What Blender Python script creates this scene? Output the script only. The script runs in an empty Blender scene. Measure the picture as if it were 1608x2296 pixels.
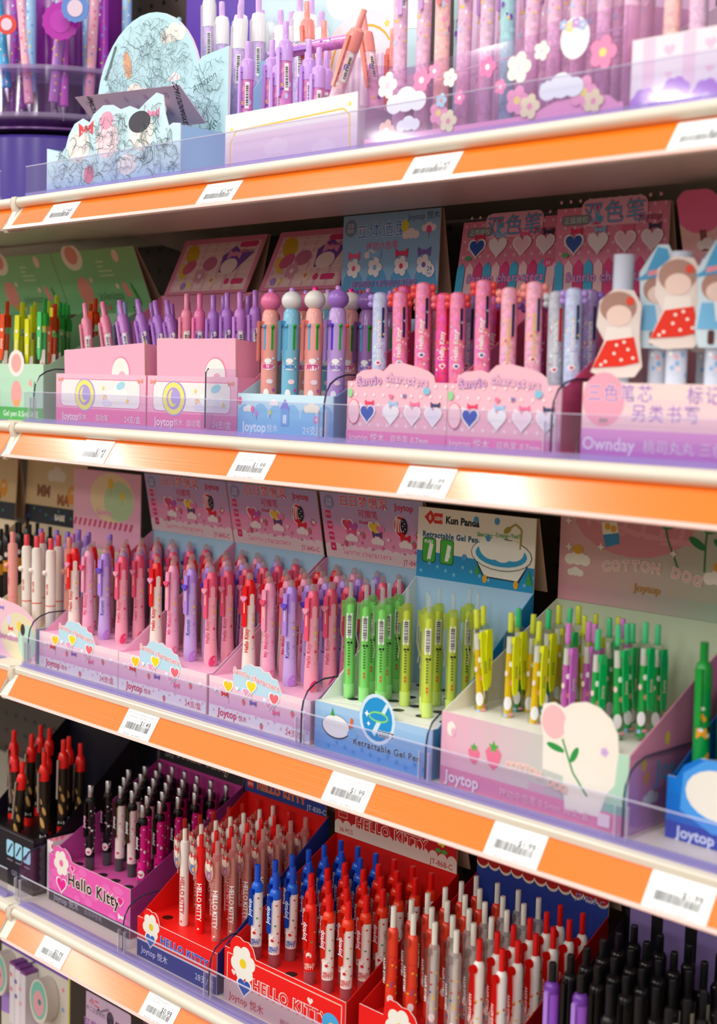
import bpy, bmesh, math, random
from mathutils import Vector, Matrix
random.seed(7)
scn = bpy.context.scene
U = 0.0092            # metres per working unit
EYE = 1.35            # height of the working origin above the floor
R = math.radians

# ------------------------------------------------------------ camera
cam = bpy.data.cameras.new('camera'); cam.lens = 48.33; cam.sensor_fit = 'VERTICAL'
cam.sensor_height = 36.0; cam.sensor_width = 25.213
co = bpy.data.objects.new('camera', cam); scn.collection.objects.link(co); scn.camera = co
yaw, pit, rol = R(-44.4546), R(5.1064), R(-1.6709)
fw = Vector((math.sin(yaw)*math.cos(pit), math.cos(yaw)*math.cos(pit), -math.sin(pit)))
rt = Vector((math.cos(yaw), -math.sin(yaw), 0)); dn = fw.cross(rt)
r2 = rt*math.cos(rol)+dn*math.sin(rol); d2 = -rt*math.sin(rol)+dn*math.cos(rol)
M = Matrix((r2, -d2, -fw)).transposed().to_4x4(); M.translation = (0, 0, EYE); co.matrix_world = M
cam.dof.use_dof = True; cam.dof.focus_distance = 1.62; cam.dof.aperture_fstop = 4.2
cam.clip_start = 0.01

# ------------------------------------------------------------ world, lamps, exposure
w = bpy.data.worlds.new('store_light'); scn.world = w; w.use_nodes = True
w.node_tree.nodes['Background'].inputs[0].default_value = (1.0, 0.96, 0.92, 1)
w.node_tree.nodes['Background'].inputs[1].default_value = 0.36
def troffer(x, y, sx, sy, e, col=(1, .97, .92)):
    l = bpy.data.lights.new('troffer_and_fill', 'AREA'); l.shape = 'RECTANGLE'; l.size = sx; l.size_y = sy
    l.energy = e; l.color = col
    o = bpy.data.objects.new('troffer_and_fill', l); o.location = (x, y, 2.95); scn.collection.objects.link(o)
for x in (-6.2, -4.15, -2.3, -0.5, 1.4):  # last two columns are added for general light, not read from strip glare
    for y, e in ((0.0, 12), (-2.4, 17), (-5.0, 18)):  # rearmost row is unseen fill, added to brighten the front-facing panels
        troffer(x, y, .16, 1.2, e)
scn.view_settings.view_transform = 'Standard'; scn.view_settings.look = 'None'
scn.view_settings.gamma = 1; scn.view_settings.exposure = 0.86; scn.view_settings.use_curve_mapping = False
cy = scn.cycles
cy.use_denoising = True; cy.max_bounces = 7; cy.diffuse_bounces = 3; cy.glossy_bounces = 3
cy.transmission_bounces = 4; cy.transparent_max_bounces = 24; cy.use_adaptive_sampling = True
cy.adaptive_threshold = 0.02; cy.sample_clamp_indirect = 4.0; cy.caustics_reflective = False; cy.caustics_refractive = False

# ------------------------------------------------------------ materials (all node based)
def lin(h):
    h = h.lstrip('#'); c = [int(h[i:i+2], 16)/255 for i in (0, 2, 4)]
    return [x/12.92 if x <= .04045 else ((x+.055)/1.055)**2.4 for x in c]+[1]
_M = {}
def C(h, k='p'):
    key = (h, k)
    if key in _M: return _M[key]
    m = bpy.data.materials.new({'p': 'printed card', 'g': 'glossy plastic', 't': 'tinted clear plastic', 'c': 'clear plastic', 'm': 'metal', 's': 'painted steel', 'l': 'glitter film'}[k]+' '+h)
    m.use_nodes = True; nt = m.node_tree; N = nt.nodes; L = nt.links
    b = N['Principled BSDF']; out = N['Material Output']; b.inputs['Base Color'].default_value = lin(h)
    def noise(scale, lo, hi):
        tc = N.new('ShaderNodeTexCoord'); nz = N.new('ShaderNodeTexNoise'); nz.inputs['Scale'].default_value = scale
        mr = N.new('ShaderNodeMapRange'); mr.inputs['To Min'].default_value = lo; mr.inputs['To Max'].default_value = hi
        L.new(tc.outputs['Object'], nz.inputs['Vector']); L.new(nz.outputs['Fac'], mr.inputs['Value']); return mr, nz
    if k == 'p':
        mr, nz = noise(60, .38, .5); L.new(mr.outputs[0], b.inputs['Roughness']); b.inputs['Specular IOR Level'].default_value = .35
    elif k == 'g':
        b.inputs['Roughness'].default_value = .18; b.inputs['Specular IOR Level'].default_value = .5
    elif k == 's':
        mr, nz = noise(40, .3, .42); L.new(mr.outputs[0], b.inputs['Roughness'])
    elif k == 'm':
        b.inputs['Metallic'].default_value = 1; b.inputs['Roughness'].default_value = .22
    elif k == 'l':
        tc = N.new('ShaderNodeTexCoord'); v = N.new('ShaderNodeTexVoronoi'); v.inputs['Scale'].default_value = 260
        hs = N.new('ShaderNodeHueSaturation'); hs.inputs['Color'].default_value = lin(h)
        sp = N.new('ShaderNodeSeparateColor'); mr = N.new('ShaderNodeMapRange'); mr.inputs['To Min'].default_value = .465; mr.inputs['To Max'].default_value = .535
        mv = N.new('ShaderNodeMapRange'); mv.inputs['To Min'].default_value = .88; mv.inputs['To Max'].default_value = 1.15
        L.new(tc.outputs['Object'], v.inputs['Vector']); L.new(v.outputs['Color'], sp.inputs[0])
        L.new(sp.outputs[0], mr.inputs['Value']); L.new(mr.outputs[0], hs.inputs['Hue'])
        L.new(sp.outputs[1], mv.inputs['Value']); L.new(mv.outputs[0], hs.inputs['Value'])
        L.new(hs.outputs[0], b.inputs['Base Color']); b.inputs['Roughness'].default_value = .2
    if k in 'tc':
        tr = N.new('ShaderNodeBsdfTransparent'); mx = N.new('ShaderNodeMixShader')
        c = lin(h); tr.inputs[0].default_value = [x**(.6 if k == 't' else .8) for x in c[:3]]+[1]
        b.inputs['Roughness'].default_value = .1
        lw = N.new('ShaderNodeLayerWeight'); lw.inputs['Blend'].default_value = .5; fr = N.new('ShaderNodeMath'); fr.operation = 'POWER'; fr.inputs[1].default_value = 3.5; L.new(lw.outputs['Facing'], fr.inputs[0])
        mr = N.new('ShaderNodeMapRange'); mr.inputs['To Min'].default_value = .27 if k == 't' else .06; mr.inputs['To Max'].default_value = 1.0 if k == 't' else .95
        if k == 'c':
            mr.inputs['To Min'].default_value = .05; mr.inputs['To Max'].default_value = .7
            gl = N.new('ShaderNodeBsdfGlossy'); gl.inputs['Roughness'].default_value = .06; b = gl
        L.new(fr.outputs[0], mr.inputs['Value']); L.new(mr.outputs[0], mx.inputs[0])
        L.new(tr.outputs[0], mx.inputs[1]); L.new(b.outputs[0], mx.inputs[2]); L.new(mx.outputs[0], out.inputs['Surface'])
    _M[key] = m; return m

def strip_mat():
    m = bpy.data.materials.new('orange label holder film'); m.use_nodes = True; N = m.node_tree.nodes; L = m.node_tree.links
    b = N['Principled BSDF']; b.inputs['Base Color'].default_value = lin('#ff7608'); b.inputs['Roughness'].default_value = .2
    b.inputs['Coat Weight'].default_value = .6; b.inputs['Coat Roughness'].default_value = .12
    tc = N.new('ShaderNodeTexCoord'); mp = N.new('ShaderNodeMapping'); mp.inputs['Scale'].default_value = (3, 3, 420)
    nz = N.new('ShaderNodeTexNoise'); nz.inputs['Scale'].default_value = 1.2; bp = N.new('ShaderNodeBump'); bp.inputs['Strength'].default_value = .25; bp.inputs['Distance'].default_value = .0006
    L.new(tc.outputs['Object'], mp.inputs[0]); L.new(mp.outputs[0], nz.inputs['Vector']); L.new(nz.outputs['Fac'], bp.inputs['Height']); L.new(bp.outputs[0], b.inputs['Normal'])
    return m
STRIP = strip_mat()
def peg_mat():
    m = bpy.data.materials.new('dark pegboard'); m.use_nodes = True; b = m.node_tree.nodes['Principled BSDF']
    b.inputs['Base Color'].default_value = lin('#4a3d36'); b.inputs['Roughness'].default_value = .6; return m
PEG = peg_mat()

# ------------------------------------------------------------ mesh builder
class MB:
    def __init__(s): s.v = []; s.f = []; s.m = []; s.mats = []; s.sm = []
    def mi(s, m):
        if m not in s.mats: s.mats.append(m)
        return s.mats.index(m)
    def add(s, vs, fs, m, smooth=False):
        o = len(s.v); s.v += [tuple(v) for v in vs]; k = s.mi(m)
        for f in fs: s.f.append([o+i for i in f]); s.m.append(k); s.sm.append(smooth)
    def box(s, x0, x1, y0, y1, z0, z1, m):
        v = [(x, y, z) for x in (x0, x1) for y in (y0, y1) for z in (z0, z1)]
        s.add(v, [(0, 1, 3, 2), (4, 6, 7, 5), (0, 4, 5, 1), (2, 3, 7, 6), (0, 2, 6, 4), (1, 5, 7, 3)], m)
    def prism(s, pts, a, b, m, plane='xz', m2=None):
        n = len(pts)
        def P(p, t): return {'xz': (p[0], t, p[1]), 'yz': (t, p[0], p[1]), 'xy': (p[0], p[1], t)}[plane]
        v = [P(p, a) for p in pts]+[P(p, b) for p in pts]
        s.add(v, [tuple(range(n)), tuple(range(2*n-1, n-1, -1))], m)
        s.add(v, [(i, (i+1) % n, n+(i+1) % n, n+i) for i in range(n)], m2 or m)
    def lathe(s, prof, m, n=18, cx=0, cy=0):
        v = []
        for r, z in prof:
            for i in range(n): a = 2*math.pi*i/n; v.append((cx+r*math.cos(a), cy+r*math.sin(a), z))
        f = [(j*n+i, j*n+(i+1) % n, (j+1)*n+(i+1) % n, (j+1)*n+i) for j in range(len(prof)-1) for i in range(n)]
        s.add(v, f, m, True)
        if prof[0][0] > .01: s.add(v[:n], [tuple(range(n-1, -1, -1))], m)
        if prof[-1][0] > .01: s.add(v[-n:], [tuple(range(n))], m)
    def ball(s, c, r, m, n=14, sq=(1, 1, 1)):
        v = []; k = n//2
        for j in range(k+1):
            t = math.pi*j/k
            for i in range(n):
                a = 2*math.pi*i/n; v.append((c[0]+r*sq[0]*math.sin(t)*math.cos(a), c[1]+r*sq[1]*math.sin(t)*math.sin(a), c[2]-r*sq[2]*math.cos(t)))
        s.add(v, [(j*n+i, j*n+(i+1) % n, (j+1)*n+(i+1) % n, (j+1)*n+i) for j in range(k) for i in range(n)], m, True)
    def tube(s, path, r, m, n=8):
        P = [Vector(p) for p in path]; v = []
        for i, p in enumerate(P):
            d = (P[min(i+1, len(P)-1)]-P[max(i-1, 0)]).normalized()
            a = d.cross(Vector((0, 0, 1)) if abs(d.z) < .9 else Vector((1, 0, 0))).normalized(); b = d.cross(a)
            for k in range(n): t = 2*math.pi*k/n; v.append(p+a*r*math.cos(t)+b*r*math.sin(t))
        s.add(v, [(j*n+i, j*n+(i+1) % n, (j+1)*n+(i+1) % n, (j+1)*n+i) for j in range(len(P)-1) for i in range(n)], m, True)
    # a bar or shaped plate standing off a cylinder of radius r at angle ang
    def plate(s, pts, r0, r1, ang, m):
        n = len(pts); ca, sa = math.cos(ang), math.sin(ang)
        def P(p, r): return (r*ca-p[0]*sa, r*sa+p[0]*ca, p[1])
        v = [P(p, r0) for p in pts]+[P(p, r1) for p in pts]
        s.add(v, [tuple(range(n-1, -1, -1)), tuple(range(n, 2*n))]+[(i, (i+1) % n, n+(i+1) % n, n+i) for i in range(n)], m)
    # a flat print wrapped on a cylinder
    def wrap(s, pts, r, ang, m, off=.03):
        cx = sum(p[0] for p in pts)/len(pts); cz = sum(p[1] for p in pts)/len(pts)
        def P(x, z): a = ang+x/r; return ((r+off)*math.cos(a), (r+off)*math.sin(a), z)
        v = [P(cx, cz)]+[P(*p) for p in pts]; n = len(pts)
        s.add(v, [(0, 1+i, 1+(i+1) % n) for i in range(n)], m)
    def wtext(s, t, size, r, ang, z, m, up=True, off=.05, bold=.02):
        vs, fs, bb = text_geo(t, bold)
        cx, cyy = (bb[0]+bb[1])/2, (bb[2]+bb[3])/2; out = []
        for x, y in vs:
            x = (x-cx)*size; y = (y-cyy)*size
            zz, ss = (z+x, -y) if up else (z-x, y)
            a = ang+ss/r; out.append(((r+off)*math.cos(a), (r+off)*math.sin(a), zz))
        s.add(out, fs, m)
    def ptext(s, t, size, r, ang, z, m, up=True, bold=.02):
        vs, fs, bb = text_geo(t, bold); cx, cyy = (bb[0]+bb[1])/2, (bb[2]+bb[3])/2; out = []; ca, sa = math.cos(ang), math.sin(ang)
        for x, y in vs:
            x = (x-cx)*size; y = (y-cyy)*size
            zz, ss = (z+x, -y) if up else (z-x, y)
            out.append((r*ca-ss*sa, r*sa+ss*ca, zz))
        s.add(out, fs, m)
    def merge(s, o):
        k = len(s.v); s.v += o.v; s.sm += o.sm
        for f, m in zip(o.f, o.m): s.f.append([i+k for i in f]); s.m.append(s.mi(o.mats[m]))
        return s
    def mesh(s, name):
        me = bpy.data.meshes.new(name); me.from_pydata([(a*U, b*U, c*U) for a, b, c in s.v], [], s.f)
        for m in s.mats: me.materials.append(m)
        me.polygons.foreach_set('material_index', s.m); me.polygons.foreach_set('use_smooth', s.sm)
        me.update(); me.set_sharp_from_angle(angle=R(38)); return me

_T = {}
def text_geo(t, bold=0.0, sp=1.0):
    if any(ord(ch) > 9000 for ch in t): bold = min(bold, .03) if bold > .02 else min(bold, .004)
    k = (t, bold, sp)
    if k in _T: return _T[k]
    c = bpy.data.curves.new('lettering', 'FONT'); c.body = t; c.size = 1; c.offset = bold; c.space_character = sp; c.resolution_u = 3
    o = bpy.data.objects.new('lettering', c); scn.collection.objects.link(o)
    me = bpy.data.meshes.new_from_object(o.evaluated_get(bpy.context.evaluated_depsgraph_get()))
    vs = [(v.co.x, v.co.y) for v in me.vertices]; fs = [tuple(p.vertices) for p in me.polygons]
    bpy.data.objects.remove(o); bpy.data.curves.remove(c); bpy.data.meshes.remove(me)
    xs = [v[0] for v in vs] or [0]; ys = [v[1] for v in vs] or [0]
    _T[k] = (vs, fs, (min(xs), max(xs), min(ys), max(ys))); return _T[k]

def ellp(u, v, a, b=None, n=20, rot=0):
    b = b or a; c, s = math.cos(rot), math.sin(rot)
    return [(u+a*math.cos(t)*c-b*math.sin(t)*s, v+a*math.cos(t)*s+b*math.sin(t)*c) for t in [2*math.pi*i/n for i in range(n)]]
def starp(u, v, s, n=5, k=.45): return [(u+s*(1 if i % 2 == 0 else k)*math.sin(math.pi*i/n), v+s*(1 if i % 2 == 0 else k)*math.cos(math.pi*i/n)) for i in range(2*n)]
def heartp(u, v, s, n=20):
    o = []
    for i in range(n):
        t = 2*math.pi*i/n; o.append((u+s*math.sin(t)**3, v+s*(.81*math.cos(t)-.31*math.cos(2*t)-.125*math.cos(3*t)-.06*math.cos(4*t))))
    return o
def rrp(u0, u1, v0, v1, r, n=4):
    o = []
    for cx, cyy, a0 in ((u1-r, v1-r, 0), (u0+r, v1-r, 90), (u0+r, v0+r, 180), (u1-r, v0+r, 270)):
        for i in range(n+1): a = R(a0+90*i/n); o.append((cx+r*math.cos(a), cyy+r*math.sin(a)))
    return o

class Pan:
    """prints laid on a flat panel: o origin, u right, v up, n outward normal; each print a hair above the last"""
    def __init__(s, mb, o, u, v, n, k='p'): s.mb = mb; s.o = Vector(o); s.u = Vector(u); s.v = Vector(v); s.n = Vector(n); s.d = .007; s.k = k; s.clip = None
    def P(s, a, b): return s.o+s.u*a+s.v*b+s.n*s.d
    def poly(s, pts, col, k=None):
        if s.clip:
            u0, u1, v0, v1 = s.clip
            for ax, lim, sg in ((0, u0, 1), (0, u1, -1), (1, v0, 1), (1, v1, -1)):
                o = []
                for i in range(len(pts)):
                    p, q = pts[i-1], pts[i]; a = (p[ax]-lim)*sg; b = (q[ax]-lim)*sg
                    if (a >= 0) != (b >= 0): t = a/(a-b); o.append((p[0]+(q[0]-p[0])*t, p[1]+(q[1]-p[1])*t))
                    if b >= 0: o.append(q)
                pts = o
                if len(pts) < 3: return
        s.d += .0014
        s.mb.add([s.P(*p) for p in pts], [tuple(range(len(pts)))], C(col, k or s.k))
    def rect(s, a, b, c, d, col): s.poly([(a, c), (b, c), (b, d), (a, d)], col)
    def ell(s, u, v, a, b=None, col='#ffffff', rot=0): s.poly(ellp(u, v, a, b, 20, rot), col)
    def ring(s, u, v, a, b, t, col, col2): s.ell(u, v, a, b, col); s.ell(u, v, a-t, b-t, col2)
    def heart(s, u, v, r, col, out=None):
        if out: s.poly(heartp(u, v-.02*r, r*1.22), out)
        s.poly(heartp(u, v, r), col)
    def star(s, u, v, r, col, n=5): s.poly(starp(u, v, r, n), col)
    def flower(s, u, v, r, col, c='#ffe9f2', n=5):
        for i in range(n):
            a = 2*math.pi*i/n+.3; s.ell(u+.58*r*math.sin(a), v+.58*r*math.cos(a), .4*r, .4*r, col)
        s.ell(u, v, .26*r, .26*r, c)
    def cloud(s, u, v, r, col):
        for a, b, k in ((-.7, 0, .5), (0, .15, .65), (.7, 0, .5)): s.ell(u+a*r, v+b*r, k*r, k*r*.85, col)
    def bow(s, u, v, r, col, c2=None):
        s.poly([(u, v), (u-r, v+.55*r), (u-r*.9, v-.55*r)], col); s.poly([(u, v), (u+r*.9, v-.55*r), (u+r, v+.55*r)], col); s.ell(u, v, .28*r, .28*r, c2 or col)
    def balloon(s, u, v, r, col):
        s.rect(u-.04, u+.04, v-2.2*r, v, '#777788'); s.ell(u, v, r*.85, r, col)
    def berry(s, u, v, r, col='#f0708e'):
        s.poly([(u-.75*r, v+.35*r), (u-.4*r, v+.75*r), (u+.4*r, v+.75*r), (u+.75*r, v+.35*r), (u+.45*r, v-.55*r), (u, v-.95*r), (u-.45*r, v-.55*r)], col)
        s.poly(starp(u, v+.75*r, .5*r, 5), '#58b04a')
    def line(s, pts, t, col):
        for (a, b), (c, d) in zip(pts, pts[1:]):
            l = math.hypot(c-a, d-b) or 1; nx, ny = -(d-b)/l*t/2, (c-a)/l*t/2
            s.poly([(a+nx, b+ny), (c+nx, d+ny), (c-nx, d-ny), (a-nx, b-ny)], col); s.d -= .0014
        s.d += .0014
    def frame(s, a, b, c, d, t, col):
        s.line([(a, c), (b, c), (b, d), (a, d), (a, c)], t, col)
    def txt(s, t, u, v, size, col, out=None, bold=.015, rot=0, align='c', ob=.07, arc=0):
        ob = min(ob, .05); bold = min(bold, .025) if out else bold
        for bo, cl in (([(bold+ob, out)] if out else [])+[(bold, col)]):
            vs, fs, bb = text_geo(t, bo, 1.14 if out else 1.03); s.d += .003
            cx = (bb[0]+bb[1])/2 if align == 'c' else bb[0]
            cs, sn = math.cos(rot), math.sin(rot); o = []
            for x, y in vs:
                x = (x-cx)*size; y = (y-.35)*size
                if arc: y -= x*x*arc
                o.append(s.P(u+x*cs-y*sn, v+x*sn+y*cs))
            s.mb.add(o, fs, C(cl, s.k))
    def scallop(s, u0, u1, v, r, col, n):
        for i in range(n):
            u = u0+(u1-u0)*(i+.5)/n; s.ell(u, v+(.12*r if i % 2 else 0), r, r, col); s.d -= .0009 if i % 3 < 2 else .0014+.001
        s.d = max(s.d, 0)+.0024
    def vgrad(s, u0, u1, v0, v1, c0, c1, n=8):
        a, b = [[int(h[i:i+2], 16) for i in (1, 3, 5)] for h in (c0, c1)]
        for i in range(n):
            t = i/(n-1); col = '#%02x%02x%02x' % tuple(int(a[k]+(b[k]-a[k])*t) for k in range(3))
            s.rect(u0, u1, v0+(v1-v0)*i/n, v0+(v1-v0)*(i+1)/n, col); s.d -= .0014
        s.d += .0014
    def ugrad(s, u0, u1, v0, v1, c0, c1, n=8):
        a, b = [[int(h[i:i+2], 16) for i in (1, 3, 5)] for h in (c0, c1)]
        for i in range(n):
            t = i/(n-1); col = '#%02x%02x%02x' % tuple(int(a[k]+(b[k]-a[k])*t) for k in range(3))
            s.rect(u0+(u1-u0)*i/n, u0+(u1-u0)*(i+1)/n, v0, v1, col); s.d -= .0014
        s.d += .0014
    def barcode(s, u0, u1, v0, v1, n=22, col='#33333a', seed=1):
        rnd = random.Random(seed); x = u0; st = (u1-u0)/n
        while x < u1-st*.5:
            w_ = st*rnd.choice((.3, .3, .55, .8)); s.rect(x, x+w_, v0, v1, col); s.d -= .0014; x += w_+st*rnd.choice((.3, .45, .6))
        s.d += .0014

# ------------------------------------------------------------ objects
def W(x, y, z): return (x*U, y*U, z*U+EYE)
def empty(name, loc, label=None, cat=None, group=None, rot=(0, 0, 0), kind=None):
    o = bpy.data.objects.new(name, None); scn.collection.objects.link(o); o.location = W(*loc); o.rotation_euler = rot
    o.empty_display_size = .01
    if label: o['label'] = label
    if cat: o['category'] = cat
    if group: o['group'] = group
    if kind: o['kind'] = kind
    return o
def part(name, src, parent=None, label=None, loc=(0, 0, 0)):
    me = src.mesh(name) if isinstance(src, MB) else src
    o = bpy.data.objects.new(name, me); scn.collection.objects.link(o)
    if parent: o.parent = parent; o.location = [c*U for c in loc]
    else: o.location = W(*loc)
    if label: o['label'] = label
    return o
def struct(name, mb): o = part(name, mb); o['kind'] = 'structure'; return o
ONE = 'zeroth first second third fourth fifth sixth seventh eighth ninth tenth eleventh twelfth thirteenth fourteenth fifteenth sixteenth seventeenth eighteenth nineteenth'.split()
def nth(i):
    if i < 20: return ONE[i]
    return {2: 'twent', 3: 'thirt'}[i//10]+('ieth' if i % 10 == 0 else 'y-'+ONE[i % 10])

# ============================================================ STRUCTURE: the gondola
ZS = (25.8, -6.1, -41.9, -78.0)
XB = -174.9           # joint between the two bays
XR = -38; XL = -330
wb = MB(); wb.box(XL, XR+30, 152, 153, -150, 90, PEG)
for ix in range(0, 60):
    for iz in range(0, 46):
        x = -262+ix*3.6; z = -88+iz*3.6
        if x > -50: continue
        wb.prism(ellp(x, z, .42, .42, 8), 151.93, 151.98, C('#0b0908'), 'xz')
struct('wall_back', wb)
fl = MB(); fl.box(-3500, 3000, -3000, 152, -147.2, -146.7, C('#75604e')); struct('floor', fl)

CREAM = C('#dcd3c2', 's'); LIL = C('#c9c0ea', 't')
def shelf(k, z, x0, x1, lab):
    t = empty('store_shelf', ((x0+x1)/2, 107, z), lab, 'shelf', 'cream steel shelves with orange price rails'); h = (x1-x0)/2
    st, sb = ((-1.6, -4.75), (-1.45, -4.9), (-.4, -4.0), (-1.2, -4.3))[k]
    d = MB(); d.box(-h, h, .2, 20.3, -3.4, -.02, CREAM); d.box(-h, h, 20.3, 44, -1.4, -.02, CREAM)
    part('deck', d, t)
    n = MB()
    prof = [(.75*math.cos(a)-.2, .75*math.sin(a)-.85) for a in [R(90+i*18) for i in range(11)]]
    prof = prof+[(.3, -1.7), (.3, -.05)] if k != 2 else [(.4, -.05), (-.45, -.05), (-.6, -.2), (-.6, -.8), (.4, -.8)]
    n.prism(prof, -h+1.2, h-.2, CREAM, 'yz'); 
    part('front_edge', n, t)
    r = MB(); f0 = (-.05, st); f1 = (-2.4, sb-.1)
    r.prism([(f0[0]+.35, f0[1]+.3), (f0[0]+.06, f0[1]+.15), (f1[0], f1[1]), (f1[0]+.05, f1[1]-.12), (f1[0]+.5, f1[1]-.08), (f0[0]+.35, f0[1]-.2)], -h+1.0, h-.2, C('#e2dccf', 's'), 'yz')
    part('label_rail', r, t)
    s = MB(); dy, dz = f1[0]-f0[0], f1[1]-f0[1]; L = math.hypot(dy, dz); ny, nz = dz/L, -dy/L
    a = (f0[0]+dy*.03+ny*.12, f0[1]+dz*.03+nz*.12); b = (f0[0]+dy*.985+ny*.12, f0[1]+dz*.985+nz*.12)
    s.prism([a, b, (b[0]-ny*.1, b[1]-nz*.1), (a[0]-ny*.1, a[1]-nz*.1)], -h+2.1, h-.3, STRIP, 'yz')
    part('orange_strip', s, t, 'glossy orange price strip')
    lp = MB(); lp.prism([(b[0]+.02+ny*.03, b[1]+.3+nz*.03), (b[0]-.15+ny*.03, b[1]-.1+nz*.03), (b[0]-.15-ny*.1, b[1]-.1-nz*.1), (b[0]+.02-ny*.1, b[1]+.3-nz*.1)], -h+1.1, h-.3, C('#f6c8c0', 'g'), 'yz')
    part('strip_lip', lp, t, 'pale clear lower lip')
    br = MB(); br.prism([(-.9, -.1), (.6, -.1), (.8, -4.6), (.1, sb-.2), (-2.0, sb-.5), (-2.35, sb), (-1.6, sb+.9), (-.8, -2.2), (-1.1, -1.2)], -h, -h+1.1, CREAM, 'yz'); part('end_bracket', br, t)
    arm = MB(); arm.prism([(20.3, -3.4), (20.3, -1.4), (44, -1.4), (44, -6.5), (31, -5.3)], -h+.1, -h+.4, CREAM, 'yz'); part('support_arm', arm, t)
    return t, a, b, (ny, nz)
RAIL = []
for k, z in enumerate(ZS):
    n4 = ('top', 'second', 'third', 'lowest full')[k]
    RAIL.append(shelf(k, z, XB, XR, f'cream steel shelf with orange price rail, {n4} shelf of the wide main bay'))
    shelf(k, z, XL, XB-.15, f'cream steel shelf end with orange rail at left edge, {n4} shelf of left bay')

# clear risers and dividers
def guard(k, x0, x1, lab):
    z = ZS[k]; t = empty('shelf_guard', ((x0+x1)/2, 108, z), lab, 'shelf guard', 'clear plastic shelf guards'); h = (x1-x0)/2
    g = MB(); g.box(-h, h, -.07, .07, .55, 4.35, C('#f3f2fc', 'c')); part('clear_panel', g, t)
    e = MB(); e.box(-h, h, -.1, .1, 4.28, 4.4, C('#f4f4ff', 't')); part('top_edge', e, t)
    f = MB(); f.box(-h, h, -.5, 1.5, 0, .12, LIL); f.box(-h, h, -.12, .12, .12, .6, LIL); part('base_flange', f, t, 'lilac tinted foot strip')
for k in range(4):
    n4 = ('top', 'second', 'third', 'lowest full')[k]
    guard(k, -174.2, XR, f'clear plastic riser along the front of the {n4} shelf, main bay')
    guard(k, XL, -181+(3 if k == 3 else 0), f'clear plastic riser end at the left edge, {n4} shelf')
def divider(k, x, lab, hh=7.7):
    z = ZS[k]; t = empty('shelf_divider', (x, 108.3, z), lab, 'divider', 'clear plastic shelf dividers')
    arc = [(0, .6), (0, 4.2), (.25, 5.5), (.9, 6.6), (2.0, 7.3), (3.5, hh), (22, hh), (22, .6)]
    p = MB(); p.prism(arc, -.06, .06, C('#f4f4fb', 'c'), 'yz'); part('clear_panel', p, t)
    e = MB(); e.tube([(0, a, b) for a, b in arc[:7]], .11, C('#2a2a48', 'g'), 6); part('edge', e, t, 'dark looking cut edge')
    c = MB(); c.box(-.7, .7, -.3, .0, .3, 3.4, C('#f4f4fb', 'c')); c.box(-.7, -.6, -.4, 0, .3, 3.6, C('#ffffff', 't')); c.box(.6, .7, -.4, 0, .3, 3.6, C('#ffffff', 't')); part('clip', c, t)
for a in ((1, -172.2, 'clear curved divider before the green box, second shelf'), (1, -112.2, 'clear curved divider beside the blue box of topped pens'),
          (1, -80.4, 'clear curved divider left of the box with doll pens'), (2, -173.15, 'clear curved divider at the left end of the third shelf'), (2, -114.6, 'clear curved divider between pink heart pens and blue tub box'),
          (2, -95.15, 'clear curved divider between blue tub box and big pink green box'), (2, -70.2, 'clear curved divider right of the big pink and green box'),
          (3, -175.25, 'clear divider at the left edge of the lowest full shelf'), (3, -148.9, 'clear curved divider between hot pink box and red charm pen box'), (3, -130.4, 'clear divider between the two front red boxes, lowest full shelf')):
    divider(*a)

t = empty('shelf_divider', (-131.5, 109.2, ZS[1]), 'clear square-topped plate standing in front of the second pink carton', 'divider', 'clear plastic shelf dividers')
m = MB(); m.prism(rrp(-3.0, 3.2, .6, 8.1, .5), -.05, .05, C('#f4f4fb', 'c'), 'xz'); part('clear_panel', m, t)
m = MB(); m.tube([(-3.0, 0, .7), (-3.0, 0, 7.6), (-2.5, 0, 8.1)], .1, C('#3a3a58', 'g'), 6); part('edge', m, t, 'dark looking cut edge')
m = MB(); m.box(-3.5, -1.6, -.25, .15, .3, 2.6, C('#f4f4fb', 'c')); part('clip', m, t)

# price tags
def tag(k, x, price, l1, l2, lab, wd=6.6):
    t, a, b, (ny, nz) = RAIL[k]; cy0, cz0 = 107, ZS[k]
    dy, dz = a[0]-b[0], a[1]-b[1]; L = math.hypot(dy, dz); v = Vector((0, dy/L, dz/L)); n = Vector((0, ny, nz)); u = Vector((1, 0, 0))
    o = bpy.data.objects.new('price_tag', None)
    H = L*.9; m = MB(); base = Vector((0, 0, 0))
    for s_, q in ((0, 0),):
        p = [base+u*(-wd/2), base+u*(wd/2), base+u*(wd/2)+v*H, base+u*(-wd/2)+v*H]
        m.add([c+n*.0 for c in p]+[c+n*.05 for c in p], [(3, 2, 1, 0), (4, 5, 6, 7), (0, 1, 5, 4), (1, 2, 6, 5), (2, 3, 7, 6), (3, 0, 4, 7)], C('#f4f6f6', 'g'))
    P = Pan(m, base+n*.05, u, v, n); h = H
    P.txt(l1, -.3, h*.84, .42, '#9a9aa0', bold=0); P.txt(l2, -.6, h*.73, .40, '#9a9aa0', bold=0)
    P.barcode(-wd*.36, wd*.36, h*.28, h*.52, 30, '#55555c', k*7+int(-x)); P.rect(wd*.02, wd*.34, h*.47, h*.66, '#f4f6f6')
    P.txt('$'+price, wd*.2, h*.57, .92, '#3c3c44', bold=.012); P.txt('Alternate Code: 8836071'+str(720+k), 0, h*.1, .36, '#9a9aa0', bold=0)
    ob = part('price_tag', m, None, None, (x, cy0+b[0]+ny*.02+(a[0]-b[0])*.02, cz0+b[1]+nz*.02+(a[1]-b[1])*.02))
    ob['label'] = lab; ob['category'] = 'price tag'; ob['group'] = 'white price tags in the orange rails'
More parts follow.
